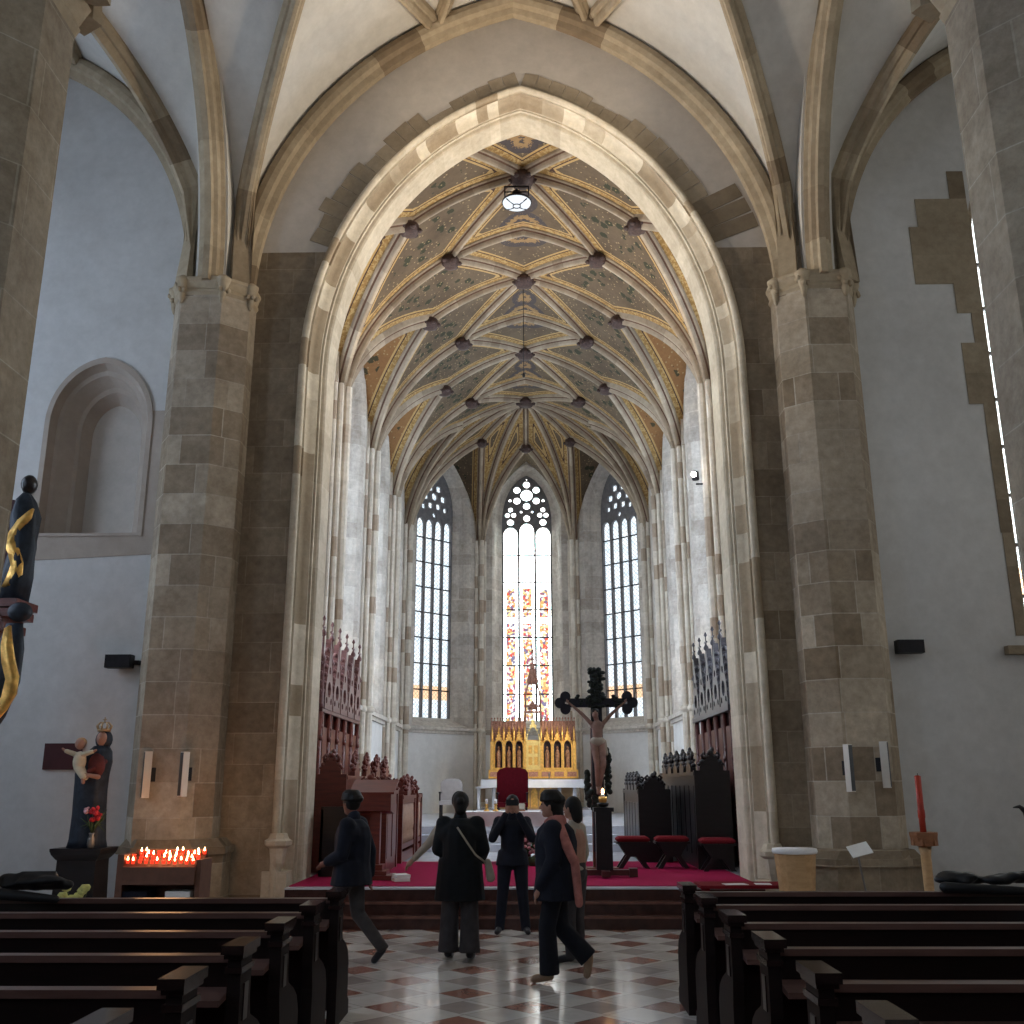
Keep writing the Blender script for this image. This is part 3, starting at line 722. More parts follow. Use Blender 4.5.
# aisle end walls
def end_wall(x0, x1, name, holes, mat='plaster'):
    q = MB(); q.prism(FY, [(x0, 0), (x1, 0), (x1, 16.2), (x0, 16.2)], holes, WY, WY + .9); return struct(q.build(name, mat))
NI = arch_path(.78, 1.02, 7.35, 5.55, 12, -6.80, 4, .12)
end_wall(-11.9, -5.6, 'wall_aisle_left_end', [NI])
RW = arch_path(1.15, 1.6, 10.6, 3.75, 12, 8.42, 4)
end_wall(5.1, 11.5, 'wall_aisle_right_end', [RW])
# niche: stepped stone surround and back
q = MB(); steps = [(.86, 7.35, 8.47, 5.50, 0.0), (.86, 7.35, 8.47, 5.50, -.03), (.78, 7.35, 8.37, 5.55, -.03), (.72, 7.34, 8.29, 5.56, .10), (.66, 7.33, 8.21, 5.58, .12), (.56, 7.3, 8.08, 5.60, .30), (.50, 7.3, 8.0, 5.62, .32), (.40, 7.28, 7.84, 5.66, .52)]
pp = [[Vector((p[0], WY + d, p[1])) for p in arch_path(w, zt - zs, zs, z0, 12, -6.80 + (.0 if d < .25 else .08), 4, .12)] for w, zs, zt, z0, d in steps]
q.rings(pp, True, False, [.1, .3, .2, .6, .3, .5, .2]); struct(q.build('trim_niche_surround', 'niche_stone'))
q = MB(); q.b2(-7.5, -6.0, WY + .52, WY + .6, 5.4, 8.2); struct(q.build('wall_niche_back', 'plaster_arch'))
q = MB(); q.prism(FY, [(-7.75, 5.12), (-5.62, 5.22), (-5.62, 7.55), (-5.98, 7.55), (-5.98, 5.5), (-7.62, 5.5), (-7.62, 6.3), (-7.75, 6.3)], [], WY - .012, WY + .01); struct(q.build('trim_niche_stones', 'niche_stone'))
q = MB()
for z in range(15):
    h = .52; z0 = 3.9 + z * h; wv = random.choice([.12, .22, .34]) if z > 2 else .1
    if 9.2 < z0 < 10.9: wv = random.choice([.55, .8, .95])
    q.b2(7.25 - wv, 7.30, WY - .012, WY + .01, z0, z0 + h, random.random())
q.b2(6.95, 8.2, WY - .14, WY + .1, 3.62, 3.74, .3)
struct(q.build('trim_window_quoins', 'rag_stone'))
# side walls, back wall
def side_wall(x, y0, y1, sgn, name):
    hs = [[(p[0], p[1]) for p in arch_path(1.0, 1.4, 9.6, 3.9, 10, yc, 3)] for yc in NB]
    q = MB(); q.prism(frame((x, 0, 0), (0, 1, 0), (sgn, 0, 0)), [(y0, 0), (y1, 0), (y1, 16.2), (y0, 16.2)], hs, 0, .6); struct(q.build(name, 'plaster'))
side_wall(AL - AW, -5.2, WY + .2, -1, 'wall_aisle_left'); side_wall(AR + AW, -5.2, WY + .2, 1, 'wall_aisle_right')
q = MB(); q.prism(frame((0, -5.2, 0), (1, 0, 0), (0, -1, 0)), [(-12.2, 0), (11.8, 0), (11.8, 16.4), (-12.2, 16.4)], [arch_path(1.9, 2.4, 10.2, 5.0, 12, -.2, 4)], 0, .5); struct(q.build('wall_back', 'plaster'))
q = MB(); q.b2(-12.2, 11.8, -5.6, WY + 1.0, -.2, 0); struct(q.build('floor', 'floor'))

# ------------------------------------------------------------------ windows
win_n = [0]
def tracery_holes(kind, w, zs, zt, sill, c0=0):
    hs = []; lights = []
    if kind == 'rose':
        hs.append(circle(0, 11.95, .215, 24))
        for i in range(6): a = PI / 2 + i * PI / 3; hs.append(circle(.405 * math.cos(a), 11.95 + .405 * math.sin(a), .125, 16))
        hs.append(circle(0, 12.555, .03, 8))
        for s in (-1, 1):
            hs.append(circle(s * .585, 11.41, .088, 12)); hs.append(circle(s * .585 - .112, 11.21, .09, 12)); hs.append(circle(s * .585 + .112, 11.21, .09, 12))
            hs.append(circle(s * .60, 11.76, .055, 10)); hs.append(circle(s * .2, 11.33, .045, 8))
        for cx, zt_ in ((-.585, 10.93), (0, 11.08), (.585, 10.93)):
            hs.append(circle(cx, zt_ + .01, .12, 14)); lights.append((cx, .255, zt_ - .46))
    else:
        for i in range(4):
            cx = (-.75 + .5 * i) * w; lights.append((cx, w * .2, zs - .55))
        for (cx, cz, r) in ((0, zt - .42, .15), (-.22, zt - .78, .13), (.22, zt - .78, .13), (0, zt - 1.08, .14), (-.48, zt - 1.12, .13), (.48, zt - 1.12, .13), (-.6, zt - 1.5, .1), (.6, zt - 1.5, .1), (-.22, zt - 1.42, .12), (.22, zt - 1.42, .12), (0, zt - 1.75, .09)):
            if cx == 0: hs.append(circle(cx * w, cz, r, 12))
            else: hs.append([(cx * w + r * 1.15 * math.cos(a) * (1 if int(a * 4 / PI + .01) % 2 else .8), cz + r * 1.15 * math.sin(a) * (1 if int(a * 4 / PI + .01) % 2 else .8)) for a in [k * PI / 4 for k in range(8)]])
    return hs, lights
def window(origin, U, Nn, hwall, kind, w, zs, zt, sill, wi, zti, mat_glass, wall_name, zw=13.6, mat_wall='chancel_stone', depth=.55, label=None):
    """one facet: wall with a splayed pointed opening, tracery, mullions and glass"""
    win_n[0] += 1
    ang = math.atan2(U[1], U[0]); fr = frame((0, 0, 0), (1, 0, 0), (0, 1, 0))
    flip = Vector((0, 0, 1)).cross(Vector(U)).dot(Vector(Nn)) < 0
    fr = frame((0, 0, 0), (1, 0, 0), (0, -1, 0) if flip else (0, 1, 0))
    base = Matrix.Translation(origin) @ Matrix.Rotation(ang, 4, 'Z')
    sill_i = 3.66
    hole = arch_path(wi, zti - zs, zs, sill_i, 16, 0, 8)
    # lower wall plaster, upper wall stone
    q = MB(); q.prism(fr, [(-hwall, 3.6), (hwall, 3.6), (hwall, zw), (-hwall, zw)], [hole], 0, .25)
    n = 7; loops = []
    for i in range(n + 1):
        t = i / n; k = t + .10 * math.sin(t * 3 * PI) * .6
        ww = wi + (w - wi) * k; loops.append([fr(p[0], t * depth, p[1]) for p in arch_path(ww, (zti + (zt - zti) * k) - zs, zs, sill_i + (sill - sill_i) * t, 16, 0, 8)])
    q.rings(loops, True, False)
    wl = q.build(wall_name, mat_wall); wl.matrix_world = base; struct(wl)
    q = MB(); q.prism(fr, [(-hwall, 0), (hwall, 0), (hwall, 3.6), (-hwall, 3.6)], [], 0, .25); lw = q.build(wall_name + '_lower', 'plaster_chancel'); lw.matrix_world = base; struct(lw)
    q = MB(); q.prism(fr, [(-hwall, 3.52), (hwall, 3.52), (hwall, 3.62), (-hwall, 3.62)], [], -.13, .02); q.prism(fr, [(-hwall, 3.42), (hwall, 3.42), (hwall, 3.53), (-hwall, 3.53)], [], -.06, .02)
    o = q.build('trim_string_course', 'chancel_stone'); o.matrix_world = base; struct(o)
    if kind == 'blind': return None
    hs, lights = tracery_holes(kind, w, zs, zt, sill)
    W = bpy.data.objects.new('window_%d' % win_n[0], None); COL.objects.link(W); W.matrix_world = base; W['kind'] = 'structure'
    ot = arch_path(w + .02, zt + .02 - zs, zs, sill - .02, 16, 0, 8)
    lh = []
    for cx, hw, top in lights:
        lh.append([(cx - hw, sill + .05), (cx - hw, top)] + [(cx + hw * math.cos(a), top + hw * (1.1 if kind == 'rose' else 1.5) * math.sin(a)) for a in [PI - PI * k / 8 for k in range(1, 8)]] + [(cx + hw, top), (cx + hw, sill + .05)])
    # tracery plate above, mullions below
    zcut = min(l[2] for l in lights) - .3
    up_out = [(-(w + .02), zcut)] + [p for p in ot if p[1] > zcut] + [(w + .02, zcut)]
    uh = hs[:]
    comb = []; lights_s = sorted(lights)
    prev = -(w + .02); bottom = []
    # comb shape: plate outline that dips between the lights
    outl = [(-(w + .02), zcut)]
    for cx, hw, top in lights_s:
        outl += [(cx - hw, zcut), (cx - hw, top)] + [(cx + hw * math.cos(a), top + hw * (1.1 if kind == 'rose' else 1.5) * math.sin(a)) for a in [PI - PI * k / 8 for k in range(1, 8)]] + [(cx + hw, top), (cx + hw, zcut)]
    outl += [(w + .02, zcut)]
    outl += [p for p in reversed([p for p in ot if p[1] > zcut])]
    q = MB(); q.prism(fr, outl, uh, depth - .06, depth + .05); q.build('tracery', 'mullion_mat', W)
    edges = [-(w + .02)] + [x for cx, hw, _ in lights_s for x in (cx - hw, cx + hw)] + [w + .02]
    for i in range(0, len(edges), 2):
        q = MB(); a, b = edges[i], edges[i + 1]; m_ = (a + b) / 2; hw = max((b - a) / 2, .03)
        q.prism(fr, [(m_ - hw, sill), (m_ + hw, sill), (m_ + hw, zcut), (m_ - hw, zcut)], [], depth - .05, depth + .05)
        q.build('mullion', 'mullion_mat', W)
    zz = sill + .9; k = 0
    q = MB()
    while zz < zcut:
        q.prism(fr, [(-w, zz - .02), (w, zz - .02), (w, zz + .02), (-w, zz + .02)], [], depth - .03, depth + .0); zz += .98 if kind == 'rose' else .86
    q.build('saddle_bar', 'iron', W)
    q = MB(); q.prism(fr, ot, [], depth + .06, depth + .08); q.build('glass', mat_glass, W)
    # sealed outside behind the glass
    return W
M['mullion_mat'] = plain('tracery_stone', (0.17, 0.165, 0.17), 0.8, 0, 0.2, 8)
GZ = 12.62
def facet(k):  # apse facet whose outward normal points k degrees
    n = (math.cos(R(k)), math.sin(R(k)), 0); u = (-n[1], n[0], 0)
    return (CX + CW * n[0], AY + CW * n[1], 0), u, n
o_, u_, n_ = facet(90); window(o_, (1, 0, 0), n_, CW * T22, 'rose', .87, 10.95, GZ + .06, 3.92, 1.22, 12.95, 'glass_fig', 'wall_apse_end')
o_, u_, n_ = facet(45); window(o_, u_, n_, CW * T22, 'four', .80, 11.0, GZ, 3.95, 1.2, 12.95, 'glass_pale', 'wall_apse_right')
o_, u_, n_ = facet(135); window(o_, u_, n_, CW * T22, 'four', .80, 11.0, GZ, 3.95, 1.2, 12.95, 'glass_pale', 'wall_apse_left')
for k, nm in ((0, 'right'), (180, 'left')):
    o_, u_, n_ = facet(k); window(o_, u_, n_, CW * T22, 'blind', .62, 11.0, 12.3, 4.0, .85, 12.5, 'glass_pale', 'wall_choir_%s_blind' % nm, depth=.3)
    q = MB(); q.prism(frame(o_, u_, n_), [(-1.2, 3.6), (1.2, 3.6), (1.2, 12.8), (-1.2, 12.8)], [], .29, .34); struct(q.build('wall_blind_panel', 'plaster_chancel'))
for yc in BAYS:
    for s, nm in ((1, 'right'), (-1, 'left')):
        window((CX + s * CW, yc, 0), (0, 1, 0), (s, 0, 0), HB, 'four', .95, 10.8, 12.45, 3.95, 1.45, 12.75, 'glass_side', 'wall_choir_' + nm, depth=.6)
# short return of the choir wall up to the arch
for s in (-1, 1):
    q = MB(); x = CX + s * CW; q.b2(min(x, x + s * .3), max(x, x + s * .3), WY + .9, 15.82, 0, 13.6); struct(q.build('wall_choir_return', 'chancel_stone'))
# aisle windows
def simple_window(origin, U, Nn, w, zs, zt, sill, glass):
    win_n[0] += 1
    fr = frame(origin, U, Nn); W = bpy.data.objects.new('window_%d' % win_n[0], None); COL.objects.link(W); W['kind'] = 'structure'
    q = MB(); loops = []
    for d, g in ((0, .0), (.1, .05), (.12, .12), (.35, .16)): loops.append([fr(p[0], d, p[1]) for p in arch_path(w - g, zt - zs - g, zs, sill + g, 12, 0, 4)])
    q.rings(loops, True, False); q.build('window_frame', 'ashlar_wall', W)
    q = MB()
    for x in (-.33, .33): q.prism(fr, [(x * w - .04, sill), (x * w + .04, sill), (x * w + .04, zs + .7), (x * w - .04, zs + .7)], [], .30, .40)
    z = sill + .8
    while z < zs: q.prism(fr, [(-w, z - .025), (w, z - .025), (w, z + .025), (-w, z + .025)], [], .32, .38); z += .8
    q.build('mullion', 'mullion_mat', W)
    q = MB(); q.prism(fr, arch_path(w - .1, zt - zs - .1, zs, sill + .1, 12, 0, 4), [], .40, .42); q.build('glass', glass, W)
M['glass_aisle'] = glass_mat('aisle_window_glass', 'pale', 11.0, (.72, .83, 1.0))
M['glass_dim'] = glass_mat('right_aisle_window_glass', 'pale', 3.2, (1, .96, .88))
simple_window((8.42, WY, 0), (1, 0, 0), (0, 1, 0), 1.15, 10.6, 12.2, 3.75, 'glass_dim')
for yc in NB:
    simple_window((AL - AW, yc, 0), (0, 1, 0), (-1, 0, 0), 1.0, 9.6, 11.0, 3.9, 'glass_aisle')
    simple_window((AR + AW, yc, 0), (0, 1, 0), (1, 0, 0), 1.0, 9.6, 11.0, 3.9, 'glass_dim')

M['glass_fill'] = glass_mat('added_fill_glass', 'pale', 2.2)  # glowing pane added behind the camera as fill light for the nave
simple_window((-.2, -5.2, 0), (1, 0, 0), (0, -1, 0), 1.9, 10.2, 12.6, 5.0, 'glass_fill')  # unseen window put into the back wall to brighten the nave
# wall shafts of the choir
def cluster(x, y, inx, iny, tall=9.5, sc_=1.0):
    """bundle of shafts; (inx,iny) points into the room"""
    d = Vector((inx, iny, 0)).normalized(); p = Vector((-d[1], d[0], 0)); q = MB(); c = Vector((x, y, 0))
    def blk(a0, a1, b0, b1, z0=0, z1=13.0, seg=.42):
        z = z0
        while z < z1:
            h = min(seg, z1 - z); t = random.random()
            vs = [c + d * a + p * b + Vector((0, 0, zz)) for zz in (z, z + h) for a, b in ((a0, b0), (a1, b0), (a1, b1), (a0, b1))]
            q.add(vs, [(0, 1, 2, 3), (4, 7, 6, 5), (0, 4, 5, 1), (1, 5, 6, 2), (2, 6, 7, 3), (3, 7, 4, 0)], t); z += h
    blk(-.2, .06, -.34 * sc_, .34 * sc_, z1=12.6); blk(-.2, .16, -.2 * sc_, .2 * sc_, z1=tall + .9)
    for a, b, r in ((.22, 0, .095), (.12, .24, .065), (.12, -.24, .065), (.02, .36, .05), (.02, -.36, .05)):
        z = 0; b *= sc_
        while z < tall + .6:
            h = .42 if z + .42 < tall + .6 else tall + .6 - z; t = random.random()
            rr = [[c + d * (a + r * math.cos(2 * PI * k / 8)) + p * (b + r * math.sin(2 * PI * k / 8)) + Vector((0, 0, zz)) for k in range(8)] for zz in (z, z + h)]
            q.rings(rr, True, False, [t]); z += h
    # small moulded base and collar
    for z0 in (.0, 3.5):
        for a, b, r in ((.22, 0, .095), (.12, .24, .065), (.12, -.24, .065)):
            b *= sc_; cc = c + d * a + p * b
            q.lathe([(r * 1.05, -.02), (r * 1.6, .02), (r * 1.6, .08), (r * 1.05, .14)], (cc.x, cc.y, z0), 8)
    struct(q.build('pillar_shafts', 'shaft'))
for y in lines[1:]:
    for s in (-1, 1): cluster(CX + s * CW, y, -s, 0)
for s in (-1, 1): cluster(CX + s * CW, 28.7, -s, -.1 * 0, sc_=1.0)
for k in (22.5, 67.5, 112.5, 157.5):
    vx, vy = V8(k); cluster(vx, vy, -math.cos(R(k)), -math.sin(R(k)), sc_=.62)

# ------------------------------------------------------------------ chancel floor and steps
q = MB(); q.b2(-4.4, 4.2, 15.8, 34.8, 0.0, .47); q.b2(-3.3, 3.1, 14.22, 15.8, 0, .47); struct(q.build('floor_chancel', 'marble'))
for i, y in enumerate((13.86, 14.02)):
    q = MB(); q.b2(-3.2 + AC, 3.2 + AC, y, 14.2, i * .16, i * .16 + .13); q.cur = 1; q.b2(-3.2 + AC, 3.2 + AC, y - .03, 14.2, i * .16 + .13, i * .16 + .16); struct(q.build('trim_step_%d' % (i + 1), ['step', 'step_edge']))
q = MB(); q.b2(-3.2 + AC, 3.2 + AC, 14.17, 14.5, .30, .46); q.cur = 1; q.b2(-3.2 + AC, 3.2 + AC, 14.14, 14.32, .46, .482); struct(q.build('trim_step_3', ['step', 'marble']))
for i, (y, z) in enumerate(((21.6, .62), (22.1, .78), (22.6, .94))):
    q = MB(); q.b2(-4.1, 3.9, y, 34.5, z - .17, z); struct(q.build('trim_sanctuary_step', 'marble'))
q = MB(); q.b2(-1.6, 1.9, 30.2, 34.0, .94, 1.10); struct(q.build('trim_altar_step', 'marble'))
q = MB(); q.b2(-3.28, 3.08, 14.325, 18.75, .470, .492); tag(q.build('carpet', 'carpet'), 'magenta-red carpet laid across the raised chancel floor below the arch', 'carpet')
q = MB(); q.b2(2.15, 3.34, 13.55, 14.12, .52, .56)
for x in (2.2, 3.24): q.b2(x, x + .07, 13.6, 13.67, 0, .53); q.b2(x, x + .07, 13.76, 13.82, 0, .53)
o = q.build('side_platform', 'cushion'); tag(o, 'low red-covered board at the foot of the arch with papers on it', 'bench')
for x, y, r_, g in ((2.62, 13.72, .1, 'wide white paper sheet lying on the low red board'), (2.98, 13.75, -.08, 'small white paper sheet lying on the low red board near the jamb')):
    q = MB(); q.box((x, y, .5625), (.3 if x < 2.8 else .2, .2, .004), r_); tag(q.build('paper_sheet', 'paper'), g, 'paper')

# ------------------------------------------------------------------ pews
M['pew_matte'] = wood('pew_end_wood', (0.006, 0.0035, 0.0035), (0.013, 0.0065, 0.006), 0.55, 0.12)
ORD = ['first', 'second', 'third', 'fourth', 'fifth', 'sixth']
def make_pew(length, sgn, label, group):
    """local origin: aisle end of the bench back; the bench runs in direction sgn along x, worshippers face +y"""
    t = thing('pew', (0, 0, 0), label, 'pew', 0, group)
    def e_panel(x):
        q = MB(); fr = frame((x, 0, 0), (0, 1, 0), (1, 0, 0))
        pts = [(-.05, 0), (.52, 0), (.52, .10), (.46, .14), (.46, .40), (.40, .50), (.30, .56), (.14, .62), (.115, .70), (.11, .93), (-.10, .93), (-.09, .60), (-.05, .45)]
        q.prism(fr, pts, [], -.035, .035)
        return q.build('end_panel', 'pew_matte', t)
    for x in (0, sgn * length):
        e = e_panel(x)
        q = MB(); fr = frame((x, 0, 0), (0, 1, 0), (1, 0, 0))
        for a, b, z0, z1, w in ((-.13, .14, .93, .955, .05), (-.16, .17, .955, 1.0, .06), (-.12, .13, .86, .89, .045)): q.b2(x - w, x + w, a, b, z0, z1)
        q.build('cap', 'pew_cap', e)
        q = MB(); q.b2(x - .042, x + .042, -.03, .05, .62, .80); q.build('inset', 'pew', e)
    x0, x1 = sorted((sgn * .035, sgn * (length - .035)))
    q = MB(); q.b2(x0, x1, -.015, .02, .12, .90); q.build('backrest', 'pew', t)
    q = MB(); q.b2(x0, x1, -.04, .05, .90, .935); q.build('top_rail', 'pew_top', t)
    q = MB(); fr = frame((0, 0, 0), (1, 0, 0), (0, 1, 0)); q.add([(x, y, z) for x in (x0, x1) for y, z in ((-.02, .78), (-.22, .75), (-.22, .72), (-.02, .74))], [(0, 1, 2, 3), (4, 7, 6, 5), (0, 4, 5, 1), (1, 5, 6, 2), (2, 6, 7, 3), (3, 7, 4, 0)]); q.build('book_ledge', 'pew_top', t)
    q = MB(); q.b2(x0, x1, .02, .43, .40, .44); q.b2(x0, x1, .38, .42, .25, .40); q.build('seat', 'pew', t)
    q = MB(); q.b2(x0 + .02, x1 - .02, .04, .42, .44, .475); q.build('cushion', 'cushion', t)
    q = MB(); q.b2(x0, x1, -.38, -.2, .14, .18); q.build('kneeler', 'pew', t)
    return t
for side, ys, sgn, xe, wd in (('north', (8.46, 7.53, 6.60, 5.72, 4.80, 3.90), -1, -1.55, 'west'), ('south', (8.93, 7.98, 6.97, 5.94, 4.95, 4.05), 1, 1.30, 'east')):
    blk = 'left' if sgn < 0 else 'right'
    long_ = {-1: 2.74, 1: 2.62}[sgn]
    for i, y in enumerate(ys):
        if i == 0:
            ln = 2.80 if sgn < 0 else 3.9
            lab = 'front-row dark wooden pew of the %s block, nearest the chancel steps' % blk
        else:
            ln = long_
            lab = '%s pew back from the chancel steps in the %s block, dark wood' % (ORD[i], blk)
        p = make_pew(ln, sgn, lab, 'pews of the %s block' % blk) if i < 2 else copy_tree(base_pew)
        if i == 1: base_pew = p
        p['label'] = lab; p.location = (xe, y, 0)
# ------------------------------------------------------------------ figures
def remesh(o, v, sm=2):
    m_ = o.modifiers.new('remesh', 'REMESH'); m_.mode = 'VOXEL'; m_.voxel_size = v; m_.use_smooth_shade = True
    if sm:
        s_ = o.modifiers.new('smooth', 'SMOOTH'); s_.iterations = sm; s_.factor = .5
    return o
def hand(q, w, e, side):
    """hand at wrist w, forearm from e; fingers curled a little"""
    w, e = Vector(w), Vector(e); d = (w - e).normalized(); u = Vector((0, 0, 1)) if abs(d.z) < .8 else Vector((0, 1, 0))
    a = d.cross(u).normalized(); n = a.cross(d).normalized()
    q.cap(w, w + d * .075, .026, .034, 8)
    for k, ln in ((-1.5, .060), (-.5, .075), (.5, .070), (1.5, .055)):
        b = w + d * .085 + a * k * .019; m_ = b + d * ln * .6 - n * .006; q.cap(b, m_, .0105, .0095, 6); q.cap(m_, m_ + d * ln * .35 - n * ln * .35, .0095, .0085, 6)
    b = w + d * .03 + a * side * .03; m_ = b + d * .04 + a * side * .025; q.cap(b, m_, .013, .011, 6); q.cap(m_, m_ + d * .03, .011, .009, 6)
def figure(name, loc, rz, label, J, S, cat='person'):
    """J joints in local metres, facing +y; S style"""
    g = lambda k: Vector(J[k])
    q = MB()
    pel, chest, neck, head = g('pelvis'), g('chest'), g('neck'), g('head')
    q.ell(pel, (.155, .11, .14), 12, 8); q.cap(pel, chest, .125, .14); q.ell(chest + Vector((0, 0, .03)), (.175, .11, .13), 12, 8)
    q.cap(chest + Vector((0, 0, .08)), neck, .07, .055); q.cap(neck, head, .05, .052)
    hd = (g('look') if 'look' in J else Vector((0, 1, 0))).normalized(); hs = Vector((hd.y, -hd.x, 0)).normalized()
    q.ell(head, (.076, .092, .115), 14, 10, Matrix((tuple(hs), tuple(hd), (0, 0, 1))).transposed())
    q.cap(head + hd * .045 - Vector((0, 0, .065)), head + hd * .05 - Vector((0, 0, .075)), .04, .035)
    q.cap(head + hd * .088 + Vector((0, 0, .01)), head + hd * .105 - Vector((0, 0, .022)), .010, .014, 6)
    for s in (-1, 1): q.ell(head + hs * s * .078 - hd * .005, (.014, .022, .032), 6, 5)
    for s, a in ((-1, 'l'), (1, 'r')):
        q.cap(chest + Vector((s * .1, 0, .06)), g('sh' + a), .07, .055); q.cap(g('sh' + a), g('el' + a), .047, .038); q.cap(g('el' + a), g('wr' + a), .038, .026); hand(q, g('wr' + a), g('el' + a), -s)
        q.cap(pel + Vector((s * .05, 0, -.02)), g('hip' + a), .1, .09); q.cap(g('hip' + a), g('kn' + a), .085, .055); q.cap(g('kn' + a), g('an' + a), .055, .036); q.cap(g('an' + a), g('to' + a), .035, .028)
    o = q.build(name, S['skin']); remesh(o, .011, 3); o.location = loc; o.rotation_euler = (0, 0, rz); tag(o, label, cat)
    def part(nm, mb_, mat, v=.014, sm=3): p = mb_.build(nm, mat, o); remesh(p, v, sm); return p
    # trousers
    q = MB(); lw = S.get('leg', 1.0)
    for s, a in ((-1, 'l'), (1, 'r')):
        q.cap(pel + Vector((s * .04, 0, .02)), g('hip' + a), .12, .11); q.cap(g('hip' + a), g('kn' + a), .105, .075 * lw); 
        kn_, an_ = g('kn' + a), g('an' + a); dn = (an_ - kn_).normalized(); e_ = an_ + dn * S.get('over', .03)
        q.tube([kn_, kn_ + (e_ - kn_) * .5, e_ - dn * .02, e_], [.075 * lw, .068 * lw * (1 + S.get('flare', 1.0)) / 2, .064 * lw * S.get('flare', 1.0), .064 * lw * S.get('flare', 1.0)], 12)
    q.cap(pel, pel + Vector((0, 0, .1)), .14, .13); part('trousers', q, S['trouser'])
    # coat
    q = MB(); hem = S['hem']; k = S.get('bulk', 1.0)
    q.cap(pel + Vector((0, 0, .05)), chest, .155 * k, .16 * k); q.ell(chest + Vector((0, 0, .02)), (.21 * k, .135 * k, .15), 14, 8)
    q.cap(chest + Vector((0, 0, .1)), neck - Vector((0, 0, .02)), .09, .065)
    rs = []; hc = S.get('hemc', (0, 0))
    for t in (0, .35, .7, 1.0):
        c = pel + Vector((hc[0] * t, hc[1] * t, 0)); z = (pel.z + .1) * (1 - t) + hem * t
        rs.append([Vector((c.x + (.19 + .035 * t) * k * math.cos(2 * PI * i / 16), c.y + (.145 + .03 * t) * k * math.sin(2 * PI * i / 16), z)) for i in range(16)])
    q.rings(rs)
    for s, a in ((-1, 'l'), (1, 'r')):
        q.cap(chest + Vector((s * .09, 0, .07)), g('sh' + a), .085, .075 * k); q.cap(g('sh' + a), g('el' + a), .072 * k, .060 * k)
        w = g('el' + a) + (g('wr' + a) - g('el' + a)) * .93; q.cap(g('el' + a), w, .060 * k, .046 * k)
    part(S.get('topname', 'coat'), q, S['coat'])
    if S.get('collar'):
        q = MB(); q.cap(neck - Vector((0, .0, .045)), neck + Vector((0, .0, .01)), .082, .074); part('collar', q, S['coat'], .012)
    for s, a in ((-1, 'l'), (1, 'r')):
        q = MB(); q.cap(g('an' + a) + Vector((0, 0, .03)), g('an' + a), .046, .046); q.cap(g('an' + a) - Vector((0, 0, .01)), g('to' + a), .046, .038); sh = q.build('shoe', S['shoe'], o); remesh(sh, .012, 2)
    # hair
    rot_ = Matrix((tuple(hs), tuple(hd), (0, 0, 1))).transposed()
    q = MB(); q.ell(head + Vector((0, 0, .028)) - hd * .022, (.092, .100, .108), 14, 10, rot_)
    if S.get('hairlen'): q.cap(head - hd * .05, head - hd * .07 - Vector((0, 0, S['hairlen'])), .08, .065)
    if S.get('bun'): q.ell(head - hd * .10 + Vector((0, 0, .03)), (.05, .05, .045), 8, 6)
    part('hair', q, S['hair'], .011, 1)
    if S.get('hat'):
        q = MB(); q.lathe([(.01, .16), (.07, .155), (.105, .12), (.115, .06), (.118, .04)], head + Vector((0, 0, .0)) - hd * .01, 14); q.ell(head + Vector((0, 0, .06)) - hd * .06, (.10, .10, .06), 10, 6, rot_); part('hat', q, S['hat'], .011, 1)
    for s in (-1, 1):
        q = MB(); q.ell(head + hd * .082 + hs * s * .031 + Vector((0, 0, .018)), (.012, .010, .008), 8, 5); q.build('eye', 'hair', o)
    q = MB(); q.ell(head + hd * .088 - Vector((0, 0, .048)), (.022, .012, .006), 8, 4, rot_); q.build('mouth', 'robe_red', o)
    if S.get('scarf'):
        q = MB(); q.cap(neck + Vector((-.06, .04, -.02)), neck + Vector((.07, -.03, .01)), .06, .065); q.cap(neck + Vector((-.05, -.06, 0)), neck + Vector((.05, .07, -.03)), .06, .06)
        q.cap(neck + Vector((-.07, -.02, .0)), chest + Vector((-.20, -.10, .05)), .06, .055); q.cap(chest + Vector((-.20, -.10, .05)), chest + Vector((-.22, -.20, -.16)), .055, .045); q.cap(chest + Vector((-.2, -.21, -.16)), chest + Vector((-.16, -.24, -.55)), .045, .04); part('scarf', q, S['scarf'], .012, 2)
    return o
base = dict(pelvis=(0, 0, .93), chest=(0, 0, 1.27), neck=(0, 0, 1.46), head=(0, .02, 1.60), shl=(-.18, 0, 1.385), shr=(.18, 0, 1.385), ell=(-.24, -.02, 1.11), elr=(.24, -.02, 1.11), wrl=(-.22, .06, .88), wrr=(.22, .06, .88),
            hipl=(-.09, 0, .88), hipr=(.09, 0, .88), knl=(-.10, .02, .48), knr=(.10, .02, .48), anl=(-.10, 0, .075), anr=(.10, 0, .075), tol=(-.11, .14, .035), tor=(.11, .14, .035))
def J(**k): d = dict(base); d.update(k); return d
# walking man in a navy jacket at the end of the front pews
figure('person', (-1.92, 11.3, 0), R(78), 'man in a navy jacket and olive trousers striding past the front pew end',
       J(hipl=(-.09, 0, .88), knl=(-.09, .22, .50), anl=(-.09, .30, .08), tol=(-.09, .44, .04), hipr=(.09, 0, .88), knr=(.09, -.05, .48), anr=(.09, -.34, .15), tor=(.09, -.25, .03), look=(.45, 1, 0), head=(.02, .05, 1.60),
         ell=(-.25, .02, 1.10), wrl=(-.20, .20, 1.02), elr=(.25, -.10, 1.11), wrr=(.22, -.12, .86)),
       dict(skin='skin_dark', trouser='olive', coat='navy', hem=.78, shoe='shoe', hair='hair', bulk=1.25, hat='hair', topname='jacket', collar=True))
